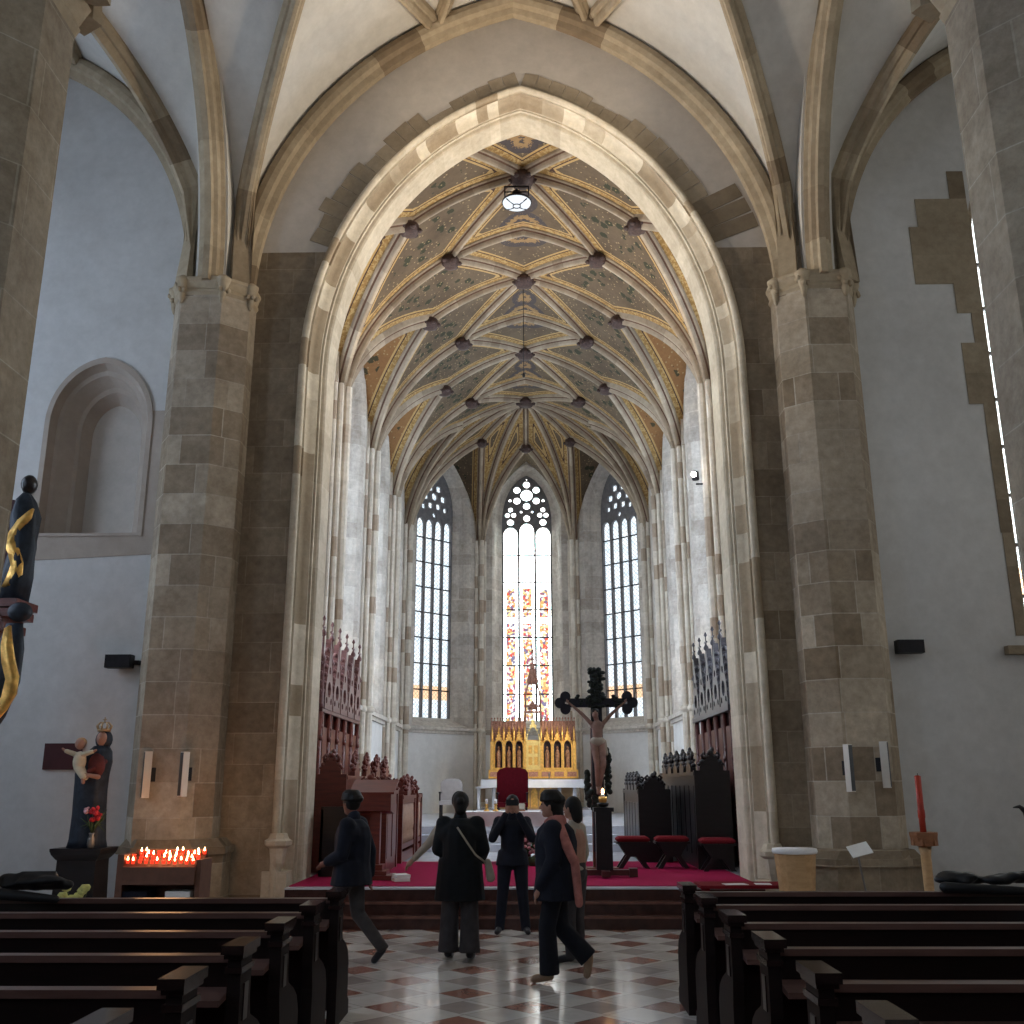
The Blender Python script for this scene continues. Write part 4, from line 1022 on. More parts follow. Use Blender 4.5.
# woman from behind
figure('person', (-.78, 11.55, 0), R(-4), 'woman seen from behind in a long black coat and wide grey trousers',
       J(ell=(-.25, .05, 1.12), wrl=(-.16, .24, 1.05), elr=(.25, .04, 1.12), wrr=(.20, .22, 1.00), knl=(-.11, .03, .48), anl=(-.12, .0, .075), knr=(.11, .0, .48), anr=(.12, -.05, .075), tor=(.13, .09, .035), look=(-.1, 1, 0)),
       dict(skin='skin', trouser='greytr', coat='coat', hem=.60, shoe='shoe', hair='hair', bulk=1.25, leg=1.3, flare=1.35, over=.0, bun=True, hairlen=.06, collar=True))
q = MB()
q.tube([(-.80, 11.33, 1.36), (-.70, 11.305, 1.22), (-.60, 11.31, 1.08), (-.50, 11.38, 1.0)], .011, 6)
b_ = thing('shoulder_bag', (0, 0, 0), 'cream shoulder bag on a thin strap hanging at the side of the black coat', 'bag'); q.build('strap', 'cream', b_)
q = MB(); q.cap((-.47, 11.42, 1.0), (-.44, 11.45, .84), .035, .05); q.build('pouch', 'cream', b_)
# man photographing towards the nave
pm = figure('person', (-.24, 13.50, 0), R(180), 'man in dark clothes facing the nave, holding a phone up before his face',
       J(ell=(-.26, .13, 1.18), wrl=(-.075, .20, 1.50), elr=(.26, .13, 1.18), wrr=(.075, .20, 1.50), knl=(-.13, .02, .48), anl=(-.17, .0, .075), tol=(-.20, .13, .035), knr=(.13, .02, .48), anr=(.17, .0, .075), tor=(.20, .13, .035), hipl=(-.1, 0, .88), hipr=(.1, 0, .88)),
       dict(skin='skin', trouser='navy', coat='navy', hem=.84, shoe='shoe', hair='hair', bulk=1.0, topname='jacket', collar=True))
pm.scale = (.97,) * 3
q = MB(); q.box((-.24, 13.24, 1.585), (.15, .01, .075)); tag(q.build('phone', 'phone'), 'black phone held sideways by the man facing the nave', 'phone')
# woman walking, scarf
figure('person', (.24, 10.3, 0), R(80), 'woman with a dusty pink scarf and black flared trousers walking across the aisle',
       J(hipl=(-.09, 0, .88), knl=(-.09, .08, .493), anl=(-.09, .06, .08), tol=(-.09, .21, .035), hipr=(.09, 0, .88), knr=(.09, -.02, .48), anr=(.09, -.29, .20), tor=(.09, -.27, .06), look=(-.05, 1, 0), head=(0, .05, 1.60),
         ell=(-.25, -.02, 1.12), wrl=(-.22, .12, .86), elr=(.25, -.02, 1.11), wrr=(.22, .05, .86)),
       dict(skin='skin', trouser='blackcloth', coat='navy', hem=.74, shoe='tan_shoe', hair='hair', bulk=1.32, flare=1.35, leg=1.15, over=.0, hat='hair', hairlen=.08, bun=True, scarf='scarf', topname='jacket'))
# visitor in beige behind the woman in black; pointing arm shows
figure('person', (-.86, 12.45, 0), R(0), 'visitor in a cream jumper pointing down, mostly hidden behind the black coat',
       J(ell=(-.36, .02, 1.13), wrl=(-.54, .06, .95)), dict(skin='skin', trouser='blackcloth', coat='cream', hem=.90, shoe='shoe', hair='hair', bulk=.85, topname='jumper'))
figure('person', (.46, 11.4, 0), R(60), 'visitor in a cream top hidden behind the woman with the pink scarf',
       J(ell=(-.22, .02, 1.12)), dict(skin='skin', trouser='greytr', coat='cream', hem=.95, shoe='shoe', hair='hair', bulk=.8, topname='top', hairlen=.1)).scale = (.97,) * 3

# ------------------------------------------------------------------ statue of mother and child
def leafball(q, c, r, n, s):
    for i in range(n):
        d = Vector((random.gauss(0, 1), random.gauss(0, 1), random.gauss(0, 1))).normalized() * r * random.uniform(.4, 1); q.ell(Vector(c) + d, (s * random.uniform(.7, 1.3), s, s * random.uniform(.5, 1)), 6, 4)
q = MB(); cx, cy = -5.82, 13.62
pd = thing('pedestal', (cx, cy, 0), 'tall black wooden pedestal under the crowned mother and child statue', 'pedestal')
q.rings([[Vector((a * w, b * w * .85, z)) for a, b in ((-1, -1), (1, -1), (1, 1), (-1, 1))] for w, z in ((.30, 0), (.30, .12), (.275, .14), (.25, .80), (.25, .88), (.27, .90))]); q.build('body', 'ebony', pd)
q = MB(); q.rings([[Vector((a * w, b * w * .85, z)) for a, b in ((-1, -1), (1, -1), (1, 1), (-1, 1))] for w, z in ((.27, .90), (.31, .95), (.33, 1.0), (.33, 1.03))]); q.build('cornice', 'ebony', pd)
st = thing('statue', (cx + .02, cy, 1.03), 'painted statue of a crowned mother in a dark blue cloak holding a child in cream', 'statue')
rr = []
for z, rx, ry, ox in ((0, .21, .17, 0), (.1, .19, .16, 0), (.4, .175, .15, .0), (.7, .175, .15, -.01), (.9, .185, .14, -.01), (1.05, .175, .13, .02), (1.18, .13, .10, .05), (1.25, .08, .07, .06)):
    rr.append([Vector((ox + rx * math.cos(a) * (1 + .07 * math.sin(7 * a + z * 3)), ry * math.sin(a) * (1 + .07 * math.sin(7 * a + z * 3)), z)) for a in [2 * PI * k / 28 for k in range(28)]])
q = MB(); q.sm = True; q.rings(rr); q.ell((.07, .02, 1.33), (.095, .09, .13), 12, 8); q.build('cloak', 'robe_blue', st)
q = MB(); q.ell((.06, -.09, 1.0), (.10, .07, .16), 10, 8); q.cap((.13, -.06, 1.05), (.02, -.16, .93), .04, .035); q.build('tunic', 'robe_red', st)
q = MB(); q.ell((.07, -.03, 1.34), (.062, .07, .092), 12, 8); q.cap((.07, -.02, 1.2), (.07, -.02, 1.3), .04, .035); q.ell((.07, -.105, 1.335), (.01, .014, .018), 6, 4)
q.build('face', 'skin', st); q = MB(); q.cap((.12, -.17, .86), (.03, -.2, .88), .03, .025)
for k in range(4): q.cap((.03, -.2 - .004 * k, .895 - .016 * k), (-.03, -.215, .90 - .016 * k), .009, .007, 6)
q.build('hand', 'skin', st)
c = q = MB(); q.sm = True; q.ell((-.11, -.15, 1.05), (.075, .065, .13), 10, 8); q.cap((-.11, -.15, .98), (-.02, -.19, .86), .06, .045); q.cap((-.12, -.14, 1.12), (-.26, -.17, 1.18), .035, .026); q.cap((-.09, -.16, 1.13), (.04, -.2, 1.17), .035, .026); q.build('child_dress', 'robe_white', st)
q = MB(); q.ell((-.12, -.15, 1.27), (.06, .062, .072), 10, 8); q.cap((-.27, -.17, 1.18), (-.30, -.18, 1.21), .018, .014, 6); q.cap((.05, -.2, 1.17), (.08, -.2, 1.19), .018, .014, 6); q.cap((-.03, -.2, .85), (-.01, -.23, .79), .025, .02, 6)
q.ell((-.12, -.215, 1.265), (.008, .01, .012), 6, 4); q.build('child', 'skin', st)
q = MB(); q.ell((-.12, -.135, 1.295), (.062, .062, .058), 10, 6); q.build('child_hair', 'light_wood', st)
q = MB(); q.lathe([(.07, 0), (.075, .03), (.07, .04), (.065, .04), (.065, .01), (.06, 0)], (.07, -.01, 1.43), 14)
for k in range(8):
    a = 2 * PI * k / 8; x, y = .07 + .07 * math.cos(a), -.01 + .07 * math.sin(a); q.tube([(x, y, 1.46), (.07 + .085 * math.cos(a), -.01 + .085 * math.sin(a), 1.50), (.07 + .05 * math.cos(a), -.01 + .05 * math.sin(a), 1.545), (.07, -.01, 1.55)], [.012, .013, .009, .008], 5); q.ell((x, y, 1.485), (.014, .014, .016), 6, 4)
q.box((.07, -.01, 1.58), (.012, .012, .07)); q.box((.07, -.01, 1.585), (.045, .012, .012)); q.build('crown', 'crown', st)
st.scale = (1.18, 1.18, 1.03)
v = thing('vase', (cx + .17, cy - .22, 1.03), 'vase with red and pink flowers at the feet of the mother and child statue', 'vase')
q = MB(); q.lathe([(.03, 0), (.05, .04), (.045, .12), (.03, .16), (.04, .19)], (0, 0, 0), 12); q.build('vessel', 'iron_grey', v)
q = MB(); leafball(q, (.03, -.02, .42), .09, 16, .035); q.build('red_blooms', 'flower_red', v)
q = MB(); leafball(q, (-.06, -.04, .47), .05, 6, .028); q.build('pink_blooms', 'flower_pink', v)
q = MB()
for i in range(16): a = random.uniform(0, 6.28); q.tube([(0, 0, .18), (.06 * math.cos(a), .05 * math.sin(a), .3), (.17 * math.cos(a), .06 * math.sin(a), random.uniform(.2, .5))], [.006, .012, .002], 5)
q.build('leaves', 'green', v)
v = thing('flower_pot', (-5.60, 13.0, 0), 'pot of pale yellow flowers standing before the black pedestal', 'flower pot')
q = MB(); q.lathe([(.10, 0), (.14, .30), (.15, .31), (.13, .32)], (0, 0, 0), 12); q.build('pot', 'ebony', v)
for i, (x, z) in enumerate(((-.16, .50), (-.06, .47), (.05, .50), (.10, .56), (-.09, .60), (.15, .60))):
    q = MB(); q.lathe([(.01, -.05), (.05, -.03), (.065, .01), (.045, .04), (.01, .03)], (x, -.02 * i, z), 9); q.build('bloom', 'flower_yel', v)
q = MB()
for x, z in ((-.16, .45), (-.06, .42), (.05, .45), (.10, .5), (-.09, .55), (.15, .55)): q.tube([(0, 0, .28), (x * .6, 0, .4), (x, -.04, z)], .008, 5)
q.build('stems', 'green', v)
q = MB(); q.b2(-7.05, -6.50, WY - .03, WY - .002, 2.03, 2.40); tag(q.build('wall_board', 'red_sign'), 'plain dark red board on the white wall behind the crowned statue', 'board')
for x, z, lab in ((-6.03, 3.56, 'small black loudspeaker on the white wall high above the crowned statue'), (5.52, 3.72, 'small black loudspeaker on the grey wall above the red candle')):
    t = thing('loudspeaker', (x, WY - .14, z), lab, 'loudspeaker')
    q = MB(); q.b2(-.19, .19, -.09, .07, -.09, .10); q.build('housing', 'black', t); q = MB(); q.b2(-.175, .175, -.096, -.09, -.078, .085); q.build('grille', 'iron', t); q = MB(); q.b2(-.02, .26 if x < 0 else .02, .05, .14, -.03, .03); q.build('bracket', 'iron', t)
def colspk(x, y, z0, z1, rz, lab, flip):
    t = thing('column_speaker', (x, y, z0), lab, 'loudspeaker', rz, 'slim column speakers on the piers')
    h = z1 - z0; q = MB(); q.b2(-.035, .035, -.05, .05, 0, h); q.build('housing', 'alu', t)
    q = MB(); q.b2(-.030, .030, -.056, -.05, .012, h - .012); q.build('grille', 'steel_dark', t)
    q = MB(); q.b2(-.015, .015, .05, .12, h * .35, h * .65); q.build('bracket', 'iron', t)
colspk(-5.27, 14.10, 1.64, 2.26, R(-62), 'slim pale column speaker on the pier beside the crowned statue', 0)
colspk(-4.72, 13.98, 1.66, 2.25, R(-35), 'slim dark-fronted column speaker on the pier above the votive candles', 0)
colspk(4.28, 13.95, 1.70, 2.32, R(25), 'slim dark column speaker on the pier above the lectern stand', 0)
colspk(4.80, 14.05, 1.75, 2.36, R(62), 'slim column speaker with pale side on the pier nearest the red candle', 0)

# ------------------------------------------------------------------ votive rack
t = thing('candle_rack', (-4.47, 12.85, 0), 'brown box rack holding rows of lit red votive candles', 'candle rack')
q = MB(); q.b2(-.52, -.44, -.2, .22, 0, 1.0); q.b2(.44, .50, -.2, .22, 0, .94); q.b2(-.44, .44, .18, .22, 0, 1.04); q.build('frame', 'rack', t)
q = MB(); q.add([(x, y, z) for x in (-.44, .44) for y, z in ((-.24, .66), (.2, .66), (.2, .98), (-.24, .86))], [(0, 1, 2, 3), (4, 7, 6, 5), (0, 4, 5, 1), (1, 5, 6, 2), (2, 6, 7, 3), (3, 7, 4, 0)]); q.build('tray', 'rack', t)
for x, lab in ((-.30, 'dark blue box of new candles low in the candle rack'), (.22, 'pale box of leaflets low in the candle rack')):
    q = MB(); q.b2(-4.47 + x - .14, -4.47 + x + .16, 12.68, 12.98, .40, .58); q.b2(-4.47 + x - .16, -4.47 + x + .18, 12.6, 13.0, .38, .40); tag(q.build('box', 'paper' if x > 0 else 'navy'), lab, 'box')
q = MB(); q.b2(-.44, .44, -.2, .2, .34, .38); q.build('shelf', 'rack', t)
vc = None
for r_ in range(4):
    for c_ in range(12):
        x = -4.47 - .40 + c_ * .072 + (r_ % 2) * .03 + random.uniform(-.012, .012); y = 12.68 + r_ * .11 + random.uniform(-.02, .02); z = .875 + (y - 12.61) * .273 + .0
        lit = random.random() < .5
        if vc is None or True:
            e = thing('votive_candle', (x, y, z), 'small red glass votive candle burning in the brown rack' if lit else 'small red glass votive cup without a flame in the rack', 'candle', 0, 'burning votive candles' if lit else 'unlit votive cups')
            if vc is None:
                q = MB(); q.lathe([(.020, 0), (.025, .038), (.026, .042), (.022, .040), (.016, .01)], (0, 0, 0), 8); cupo = q.build('cup', 'cup', e)
                q = MB(); q.lathe([(.002, .032), (.010, .045), (.008, .060), (.001, .082)], (0, 0, 0), 6); flo = q.build('flame', 'flame'); flo.parent = e; vc = e; e['label'] = 'small red glass votive candle burning in the brown rack'; e['group'] = 'burning votive candles'
            else:
                k_ = cupo.copy(); COL.objects.link(k_); k_.parent = e
                if lit: k_ = flo.copy(); COL.objects.link(k_); k_.parent = e
# ------------------------------------------------------------------ right foot of the arch
t = thing('drum_stand', (3.28, 13.2, 0), 'round tapered light-wood stand with a white cloth top beside the arch foot', 'stand')
q = MB(); q.lathe([(.19, 0), (.21, .4), (.255, .95), (.26, .99)], (0, 0, 0), 14, smooth=False); q.build('body', 'light_wood', t)
q = MB(); q.lathe([(.27, .97), (.28, 1.0), (.27, 1.03), (.02, 1.03)], (0, 0, 0), 18); q.build('cloth_top', 'linen', t)
t = thing('notice_stand', (4.08, 13.05, 0), 'thin white notice stand with a small tilted plate in front of the pier plinth', 'stand')
q = MB(); q.tube([(.02, 0, 0), (.0, 0, .5), (-.05, 0, .85), (-.06, 0, .98)], .012, 8); q.lathe([(.14, 0), (.14, .015), (.02, .03)], (0.02, 0, 0), 12); q.build('pole', 'iron_grey', t)
q = MB(); q.box((-.04, -.01, 1.02), (.26, .2, .012), mat=Matrix.Rotation(R(-14), 3, 'Y') @ Matrix.Rotation(R(38), 3, 'X')); q.build('plate', 'paper', t)
t = thing('candle_holder', (4.64, 12.5, 0), 'turned light wooden floor candle holder by the grey wall', 'candle holder')
q = MB(); q.lathe([(.2, 0), (.2, .04), (.06, .08), (.06, .3), (.07, .34), (.055, .4), (.06, 1.0), (.075, 1.08)], (0, 0, 0), 12); q.build('post', 'light_wood', t)
q = MB()
for a in range(8): q.box((math.cos(a * PI / 4) * .13, math.sin(a * PI / 4) * .13, 1.17), (.09, .03, .14), a * PI / 4 + PI / 2)
q.lathe([(.06, 1.08), (.14, 1.12), (.17, 1.22), (.17, 1.25), (.05, 1.25)], (0, 0, 0), 8, smooth=False); q.build('bracket', 'mid_wood', t)
t = thing('paschal_candle', (4.64, 12.5, 1.25), 'thick tall red candle standing in the turned wooden holder', 'candle')
q = MB(); q.lathe([(.036, 0), (.036, .15), (.042, .17), (.042, .24), (.036, .26), (.038, .64), (.02, .65)], (0, 0, 0), 14); q.build('wax', 'candle_red', t)
q = MB(); q.tube([(0, 0, .64), (.003, 0, .675)], .004, 6); q.build('wick', 'black', t)
# dark iron lantern finial beyond the front pew
t = thing('floor_stand', (5.30, 11.0, 0), 'black iron floor stand with a hooked top at the wall end of the front pew', 'stand')
q = MB(); q.lathe([(.2, 0), (.18, .05), (.04, .1), (.04, 1.0), (.06, 1.1), (.14, 1.38), (.15, 1.42), (.05, 1.46)], (0, 0, 0), 10); q.build('stem', 'iron', t)
q = MB(); q.tube([(-.1, 0, 1.42), (-.13, 0, 1.52), (-.20, -.02, 1.57), (-.27, -.03, 1.56)], [.05, .035, .02, .006], 8); q.tube([(.1, 0, 1.42), (.16, 0, 1.55), (.26, 0, 1.56)], [.05, .03, .006], 8); q.build('hook', 'iron', t)
def bundle(loc, label, w, h, sgn):
    t = thing('folded_coat', loc, label, 'coat')
    q = MB(); q.cap((-w / 2, 0, h * .3), (w / 2, 0, h * .25), h * .32, h * .25, 12); q.cap((-w * .3 * sgn, 0, h * .7), (w * .25, .02, h * .8), h * .2, h * .12, 10); 
    for k in range(14): q.ell((random.uniform(-w * .5, w * .5), random.uniform(-.06, .06), h * random.uniform(.1, .7)), (random.uniform(.06, .12), .07, random.uniform(.02, .05)), 8, 5)
    o = q.build('cloth', 'black', t); remesh(o, .02, 3)
    q = MB(); q.cap((-w / 2, -.10, -.02), (w * .4, -.10, -.06), .045, .03); q.build('sleeve', 'black', t)
bundle((-3.95, 8.44, 1.0), 'black coat bundled over the wall end of the front-row pew, left block', .5, .16, 1)
bundle((3.85, 8.91, 1.0), 'black coat thrown over the front-row pew of the right block', .9, .10, -1)

# ------------------------------------------------------------------ choir stalls
def crest(q, x, y, z, w, h, along='y', dark=False):
    """carved crest: low ogee gable with leaf scrolls and a knob"""
    U = (0, 1, 0) if along == 'y' else (1, 0, 0); Nn = (1, 0, 0) if along == 'y' else (0, 1, 0); fr = frame((x, y, z), U, Nn)
    pts = [(-w / 2, 0), (w / 2, 0), (w / 2, h * .2), (w * .40, h * .42), (w * .27, h * .58), (w * .12, h * .80), (0, h * .86), (-w * .12, h * .80), (-w * .27, h * .58), (-w * .40, h * .42), (-w / 2, h * .2)]
    q.prism(fr, pts, [], -.045, .045)
    for s in (-1, 1):
        for k in range(5): q.ell(fr(s * w * (.46 - k * .095), (-1) ** k * .015, h * (.34 + k * .13)), (.05, .042, .036 + .01 * (k % 2)), 6, 5)
        q.tube([fr(s * w * .3, 0, h * .6), fr(s * w * .38, 0, h * .85), fr(s * w * .28, 0, h * 1.0), fr(s * w * .22, 0, h * .88)], [.03, .026, .024, .014], 6)
    q.ell(fr(0, 0, h * .98), (.06, .06, .055), 7, 5); q.ell(fr(.03, 0, h * 1.15), (.035, .04, .045), 6, 4)
def stall_back(side, wood_, carve, lab):
    x = CX + side * 3.66; Y0, n, w = 17.55, 5, .76
    t = thing('stall_canopy', (x, Y0, .493), lab, 'choir stall')
    for i in range(n):
        y = i * w
        q = MB(); q.b2(-.04, .04, y + .03, y + w - .03, 0, 2.62); q.build('back_panel', wood_, t)
        q = MB(); q.b2(-side * .09 - .02, -side * .09 + .02, y + .10, y + w - .10, 1.1, 2.3); q.b2(-side * .07 - .05, -side * .07 + .05, y + .2, y + .26, .9, 2.55); q.build('carved_panel', wood_, t)
        # canopy: tall traceried gablet
        q = MB(); fr = frame((-side * .12, y + w / 2, 0), (0, 1, 0), (1, 0, 0))
        q.prism(fr, [(-.34, 2.60), (.34, 2.60), (.34, 2.80), (.30, 3.0), (.2, 3.2), (.08, 3.55), (0, 3.85), (-.08, 3.55), (-.2, 3.2), (-.30, 3.0), (-.34, 2.80)], [circle(0, 2.95, .14, 10), circle(0, 3.28, .07, 8), circle(-.2, 2.75, .06, 8), circle(.2, 2.75, .06, 8)], -.05, .05)
        for k in range(6):
            zz = 2.9 + k * .15; a = .33 * (1 - (k / 6) ** .8) + .02
            for s in (-1, 1): q.ell(fr(s * a, 0, zz), (.05, .035, .045), 6, 4)
        q.build('canopy_gable', carve, t)
    for i in range(n + 1):
        y = i * w
        q = MB(); q.lathe([(.05, 0), (.05, 2.6)], (-side * .1, y, 0), 8)
        for k in range(12): q.ell((-side * .1 + .03 * math.cos(k * 1.2), y + .03 * math.sin(k * 1.2), .3 + k * .18), (.045, .045, .06), 6, 4)
        q.build('post', wood_, t)
        q = MB(); q.lathe([(.07, 2.6), (.055, 2.7), (.045, 3.4), (.075, 3.45), (.03, 3.55), (.02, 3.85), (.05, 3.88), (.05, 3.92), (.015, 3.98), (.01, 4.12), (.035, 4.16), (.01, 4.22)], (-side * .1, y, 0), 8)
        for k in range(4):
            for s in (-1, 1): q.ell((-side * .1, y + s * .06, 2.9 + k * .16), (.03, .04, .03), 6, 4)
        q.box((-side * .1, y, 4.02), (.03, .22, .03)); q.build('pinnacle', carve, t)
    q = MB(); q.b2(-side * .17 - .02, .04, -.05, n * w + .05, 2.54, 2.64); q.build('cornice', carve, t)
    return t
stall_back(-1, 'stall', 'carved', 'tall reddish stall backs with five carved gables and pinnacles along the white choir wall')
stall_back(1, 'ebony_red', 'carved_dark', 'tall dark stall backs with grey carved pinnacles beyond the black choir benches')
def stall_bench(x0, x1, y0, y1, z1, wood_, panel, lab, crests, cw=.42, ch=.3, side=-1, openwork=False):
    """bench block: desk front, ends with crests"""
    t = thing('choir_bench', ((x0 + x1) / 2, y0, .493), lab, 'choir stall'); h = z1 - .49; hx = (x1 - x0) / 2; ln = y1 - y0
    fx = -side * hx     # face toward the choir's middle
    if not openwork:
        q = MB(); q.b2(fx - .03, fx + .03, .05, ln - .05, 0, h - .06); q.build('front_panel', wood_, t)
        k = max(2, int(ln / .5))
        for i in range(k):
            a = .08 + i * (ln - .16) / k; q = MB(); q.b2(fx - side * .035 - .01, fx - side * .035 + .01, a + .05, a + (ln - .16) / k - .05, .2, h - .22); q.build('inset_panel', panel, t)
    else:
        q = MB(); q.b2(fx - .03, fx + .03, .05, ln - .05, h - .14, h - .06); q.b2(fx - .03, fx + .03, .05, ln - .05, .22, .30); q.b2(fx - .02, fx + .02, .05, ln - .05, 0, .16)
        q.build('rail', wood_, t)
        k = max(3, int(ln / .16))
        for i in range(k):
            y = .12 + i * (ln - .24) / (k - 1); q = MB(); q.lathe([(.018, .28), (.03, .4), (.018, .5), (.03, .6), (.018, h - .12)], (fx, y, 0), 6); q.build('baluster', panel, t)
    q = MB(); q.b2(-hx - .06, hx + .06, 0, ln, h - .06, h); q.build('desk_top', 'linen' if False else wood_, t)
    q = MB(); q.b2(-hx * .6, hx * .9, .06, ln - .06, .40, .45); q.build('seat', wood_, t)
    for y in (0, ln):
        q = MB(); q.b2(-hx - .05, hx + .05, y - .05, y + .05, 0, h + .02)
        q.build('end_panel', wood_, t)
    for y in crests:
        q = MB(); crest(q, fx, y, h, cw, ch); q.build('crest', wood_, t)
    for y in (0, ln):
        q = MB(); crest(q, 0, y, h + .02, min(hx * 1.6, .46), ch * .9, 'x'); q.build('crest', wood_, t)
    return t
stall_bench(-3.40, -2.98, 16.45, 21.4, 1.95, 'stall', 'stall_pale', 'high reddish choir bench with carved crests under the pinnacled stall backs', (1.0, 2.2, 3.4, 4.6), .5, .34)
stall_bench(-2.75, -2.30, 16.3, 17.6, 1.72, 'stall', 'stall', 'reddish boxed choir desk behind the lectern at the front of the stalls', (), .4, .2)
stall_bench(-2.75, -2.30, 18.3, 20.3, 1.62, 'stall', 'stall_pale', 'openwork reddish choir desk with turned balusters, nearer of the two', (.9, ), .5, .3, openwork=True)
stall_bench(-2.70, -2.30, 20.8, 22.5 - 1.0, 1.62, 'stall', 'stall_pale', 'short openwork reddish choir desk at the sanctuary steps', (), .4, .3, openwork=True)
stall_bench(2.72, 3.20, 17.0, 21.4, 2.0, 'ebony', 'ebony', 'high black choir bench with carved crests against the stall backs', (.6, 1.4, 2.2, 3.0, 3.8), .5, .32, 1)
stall_bench(1.95, 2.42, 18.5, 21.4, 1.70, 'ebony', 'ebony', 'low black choir bench with leafy crests beside the crucifix', (.5, 1.1, 1.7, 2.3), .42, .26, 1, openwork=False)
# dark box bench on the near end of the reddish stalls
t = thing('prayer_desk', (-2.95, 15.75, .493), 'dark wooden prayer desk with red cushion at the foot of the arch', 'prayer desk')
q = MB(); q.b2(-.22, .28, -.05, 0, 0, 1.0); q.b2(-.22, -.18, -.05, .45, 0, .95); q.b2(.24, .28, -.05, .45, 0, .95); q.build('body', 'ebony', t)
q = MB(); q.b2(-.17, .23, .01, .4, .40, .48); q.build('cushion', 'cushion', t)
for i, x in enumerate((1.66, 2.30, 2.94)):
    if i == 0:
        st0 = t = thing('stool', (x, 16.65, .493), '', 'stool', 0, 'red-cushioned stools before the black choir benches')
        q = MB()
        for s in (-1, 1):
            q = MB(); q.prism(frame((0, s * .15, 0), (1, 0, 0), (0, 1, 0)), [(-.26, 0), (-.18, 0), (-.05, .18), (.05, .18), (.18, 0), (.26, 0), (.12, .2), (.24, .38), (-.24, .38), (-.12, .2)], [], -.02, .02); q.build('trestle', 'ebony', t)
        q = MB(); q.b2(-.28, .28, -.19, .19, .38, .41); q.build('seat', 'ebony', t)
        q = MB(); q.rings([[Vector((a * w, b * w * .66, z)) for a, b in ((-1, -.9), (-.9, -1), (.9, -1), (1, -.9), (1, .9), (.9, 1), (-.9, 1), (-1, .9))] for w, z in ((.25, .41), (.27, .43), (.27, .46), (.22, .493))]); q.build('cushion', 'cushion', t)
    else: t = copy_tree(st0)
    t.location = (x, 17.3 if i < 2 else 16.72, .493); t['label'] = ('red-cushioned dark stool closest to the candle post', 'middle one of three red-cushioned dark stools', 'red-cushioned dark stool closest to the arch jamb')[i]
# ------------------------------------------------------------------ lectern
t = thing('lectern', (-2.28, 15.35, .493), 'reddish-brown wooden lectern with a slanted top at the front of the stalls', 'lectern')
q = MB(); q.b2(-.32, .28, -.25, .25, 0, .06); q.b2(-.25, .2, -.2, .2, .06, .12); q.b2(-.16, .13, -.14, .14, .12, .2); q.build('base', 'mid_wood' if False else 'stall', t)
q = MB(); q.b2(-.07, .07, -.07, .07, .2, .95); q.build('post', 'stall', t)
q = MB(); q.prism(frame((0, 0, 0), (0, 1, 0), (1, 0, 0)), [(-.22, .95), (.22, .9), (.22, 1.34), (-.22, 1.18)], [], -.32, .24); q.build('desk_box', 'stall', t)
q = MB(); q.prism(frame((0, 0, 0), (0, 1, 0), (1, 0, 0)), [(-.27, 1.18), (.25, 1.36), (.25, 1.39), (-.27, 1.21)], [], -.37, .29); q.build('desk_top', 'stall', t)
q = MB(); q.box((-1.86, 15.05, .515), (.22, .3, .045), .3); q.box((-1.85, 15.06, .56), (.2, .28, .04), .36); tag(q.build('book', 'paper'), 'pale thick book lying on the red carpet beside the lectern foot', 'book')
# ------------------------------------------------------------------ candle post
t = thing('candle_post', (1.08, 15.65, .493), 'square black wooden post with broad cross feet in front of the crucifix', 'candle stand')
q = MB(); q.b2(-.45, .48, -.06, .06, .02, .10); q.b2(-.45, -.33, -.08, .08, 0, .12); q.b2(.36, .48, -.08, .08, 0, .12); q.b2(-.06, .06, -.35, .35, .02, .10); q.build('foot', 'ebony_red', t)
q = MB(); q.b2(-.12, .12, -.1, .1, .1, .92); q.b2(-.15, .15, -.13, .13, .92, .98); q.lathe([(.03, .98), (.08, 1.0), (.09, 1.04), (.07, 1.05)], (0, 0, 0), 12); q.build('post', 'ebony', t)
t = thing('altar_candle', (1.08, 15.65, 1.54), 'short candle burning in a gilt cup on top of the black post', 'candle')
q = MB(); q.lathe([(.05, 0), (.065, .05), (.06, .09), (.05, .08)], (0, 0, 0), 12); q.build('cup', 'gold', t)
q = MB(); q.lathe([(.03, .02), (.03, .12), (.005, .125)], (0, 0, 0), 10); q.build('wax', 'linen', t)
q = MB(); q.lathe([(.003, .12), (.02, .145), (.018, .17), (.002, .21)], (0, 0, 0), 8); q.build('flame', 'flame', t)
# ------------------------------------------------------------------ crucifix
t = thing('crucifix', (1.07, 16.5, .493), 'large black crucifix with trefoil arm ends and a pale carved figure', 'crucifix')
q = MB(); q.b2(-.09, .09, -.03, .05, .3, 3.0); q.b2(-.45, .45, -.035, .045, 2.52, 2.66)
fr = frame((0, 0, 0), (1, 0, 0), (0, 1, 0))
for c_ in ((-.50, 2.59), (.50, 2.59)):
    s = -1 if c_[0] < 0 else 1
    for dx, dz in ((0, .10), (0, -.10), (s * .09, 0)): q.prism(fr, circle(c_[0] + dx, c_[1] + dz, .085, 12), [], -.05, .06)
q.prism(fr, circle(.0, 3.02, .10, 12), [], -.05, .06); q.build('cross', 'cross_dark', t)
q = MB(); q.b2(-.1, .1, .05, .16, 0, 2.2); q.b2(-.28, .28, -.1, .3, 0, .06); q.build('shaft', 'shaft_wood', t)
q = MB()
for z in [2.62 + k * .05 for k in range(11)]:
    for k in range(4): q.ell((random.uniform(-.12, .12), -.05 + random.uniform(-.04, .04), z), (random.uniform(.03, .06), .03, random.uniform(.02, .05)), 6, 4)
q.build('leaf_wreath', 'leaf_dark', t)
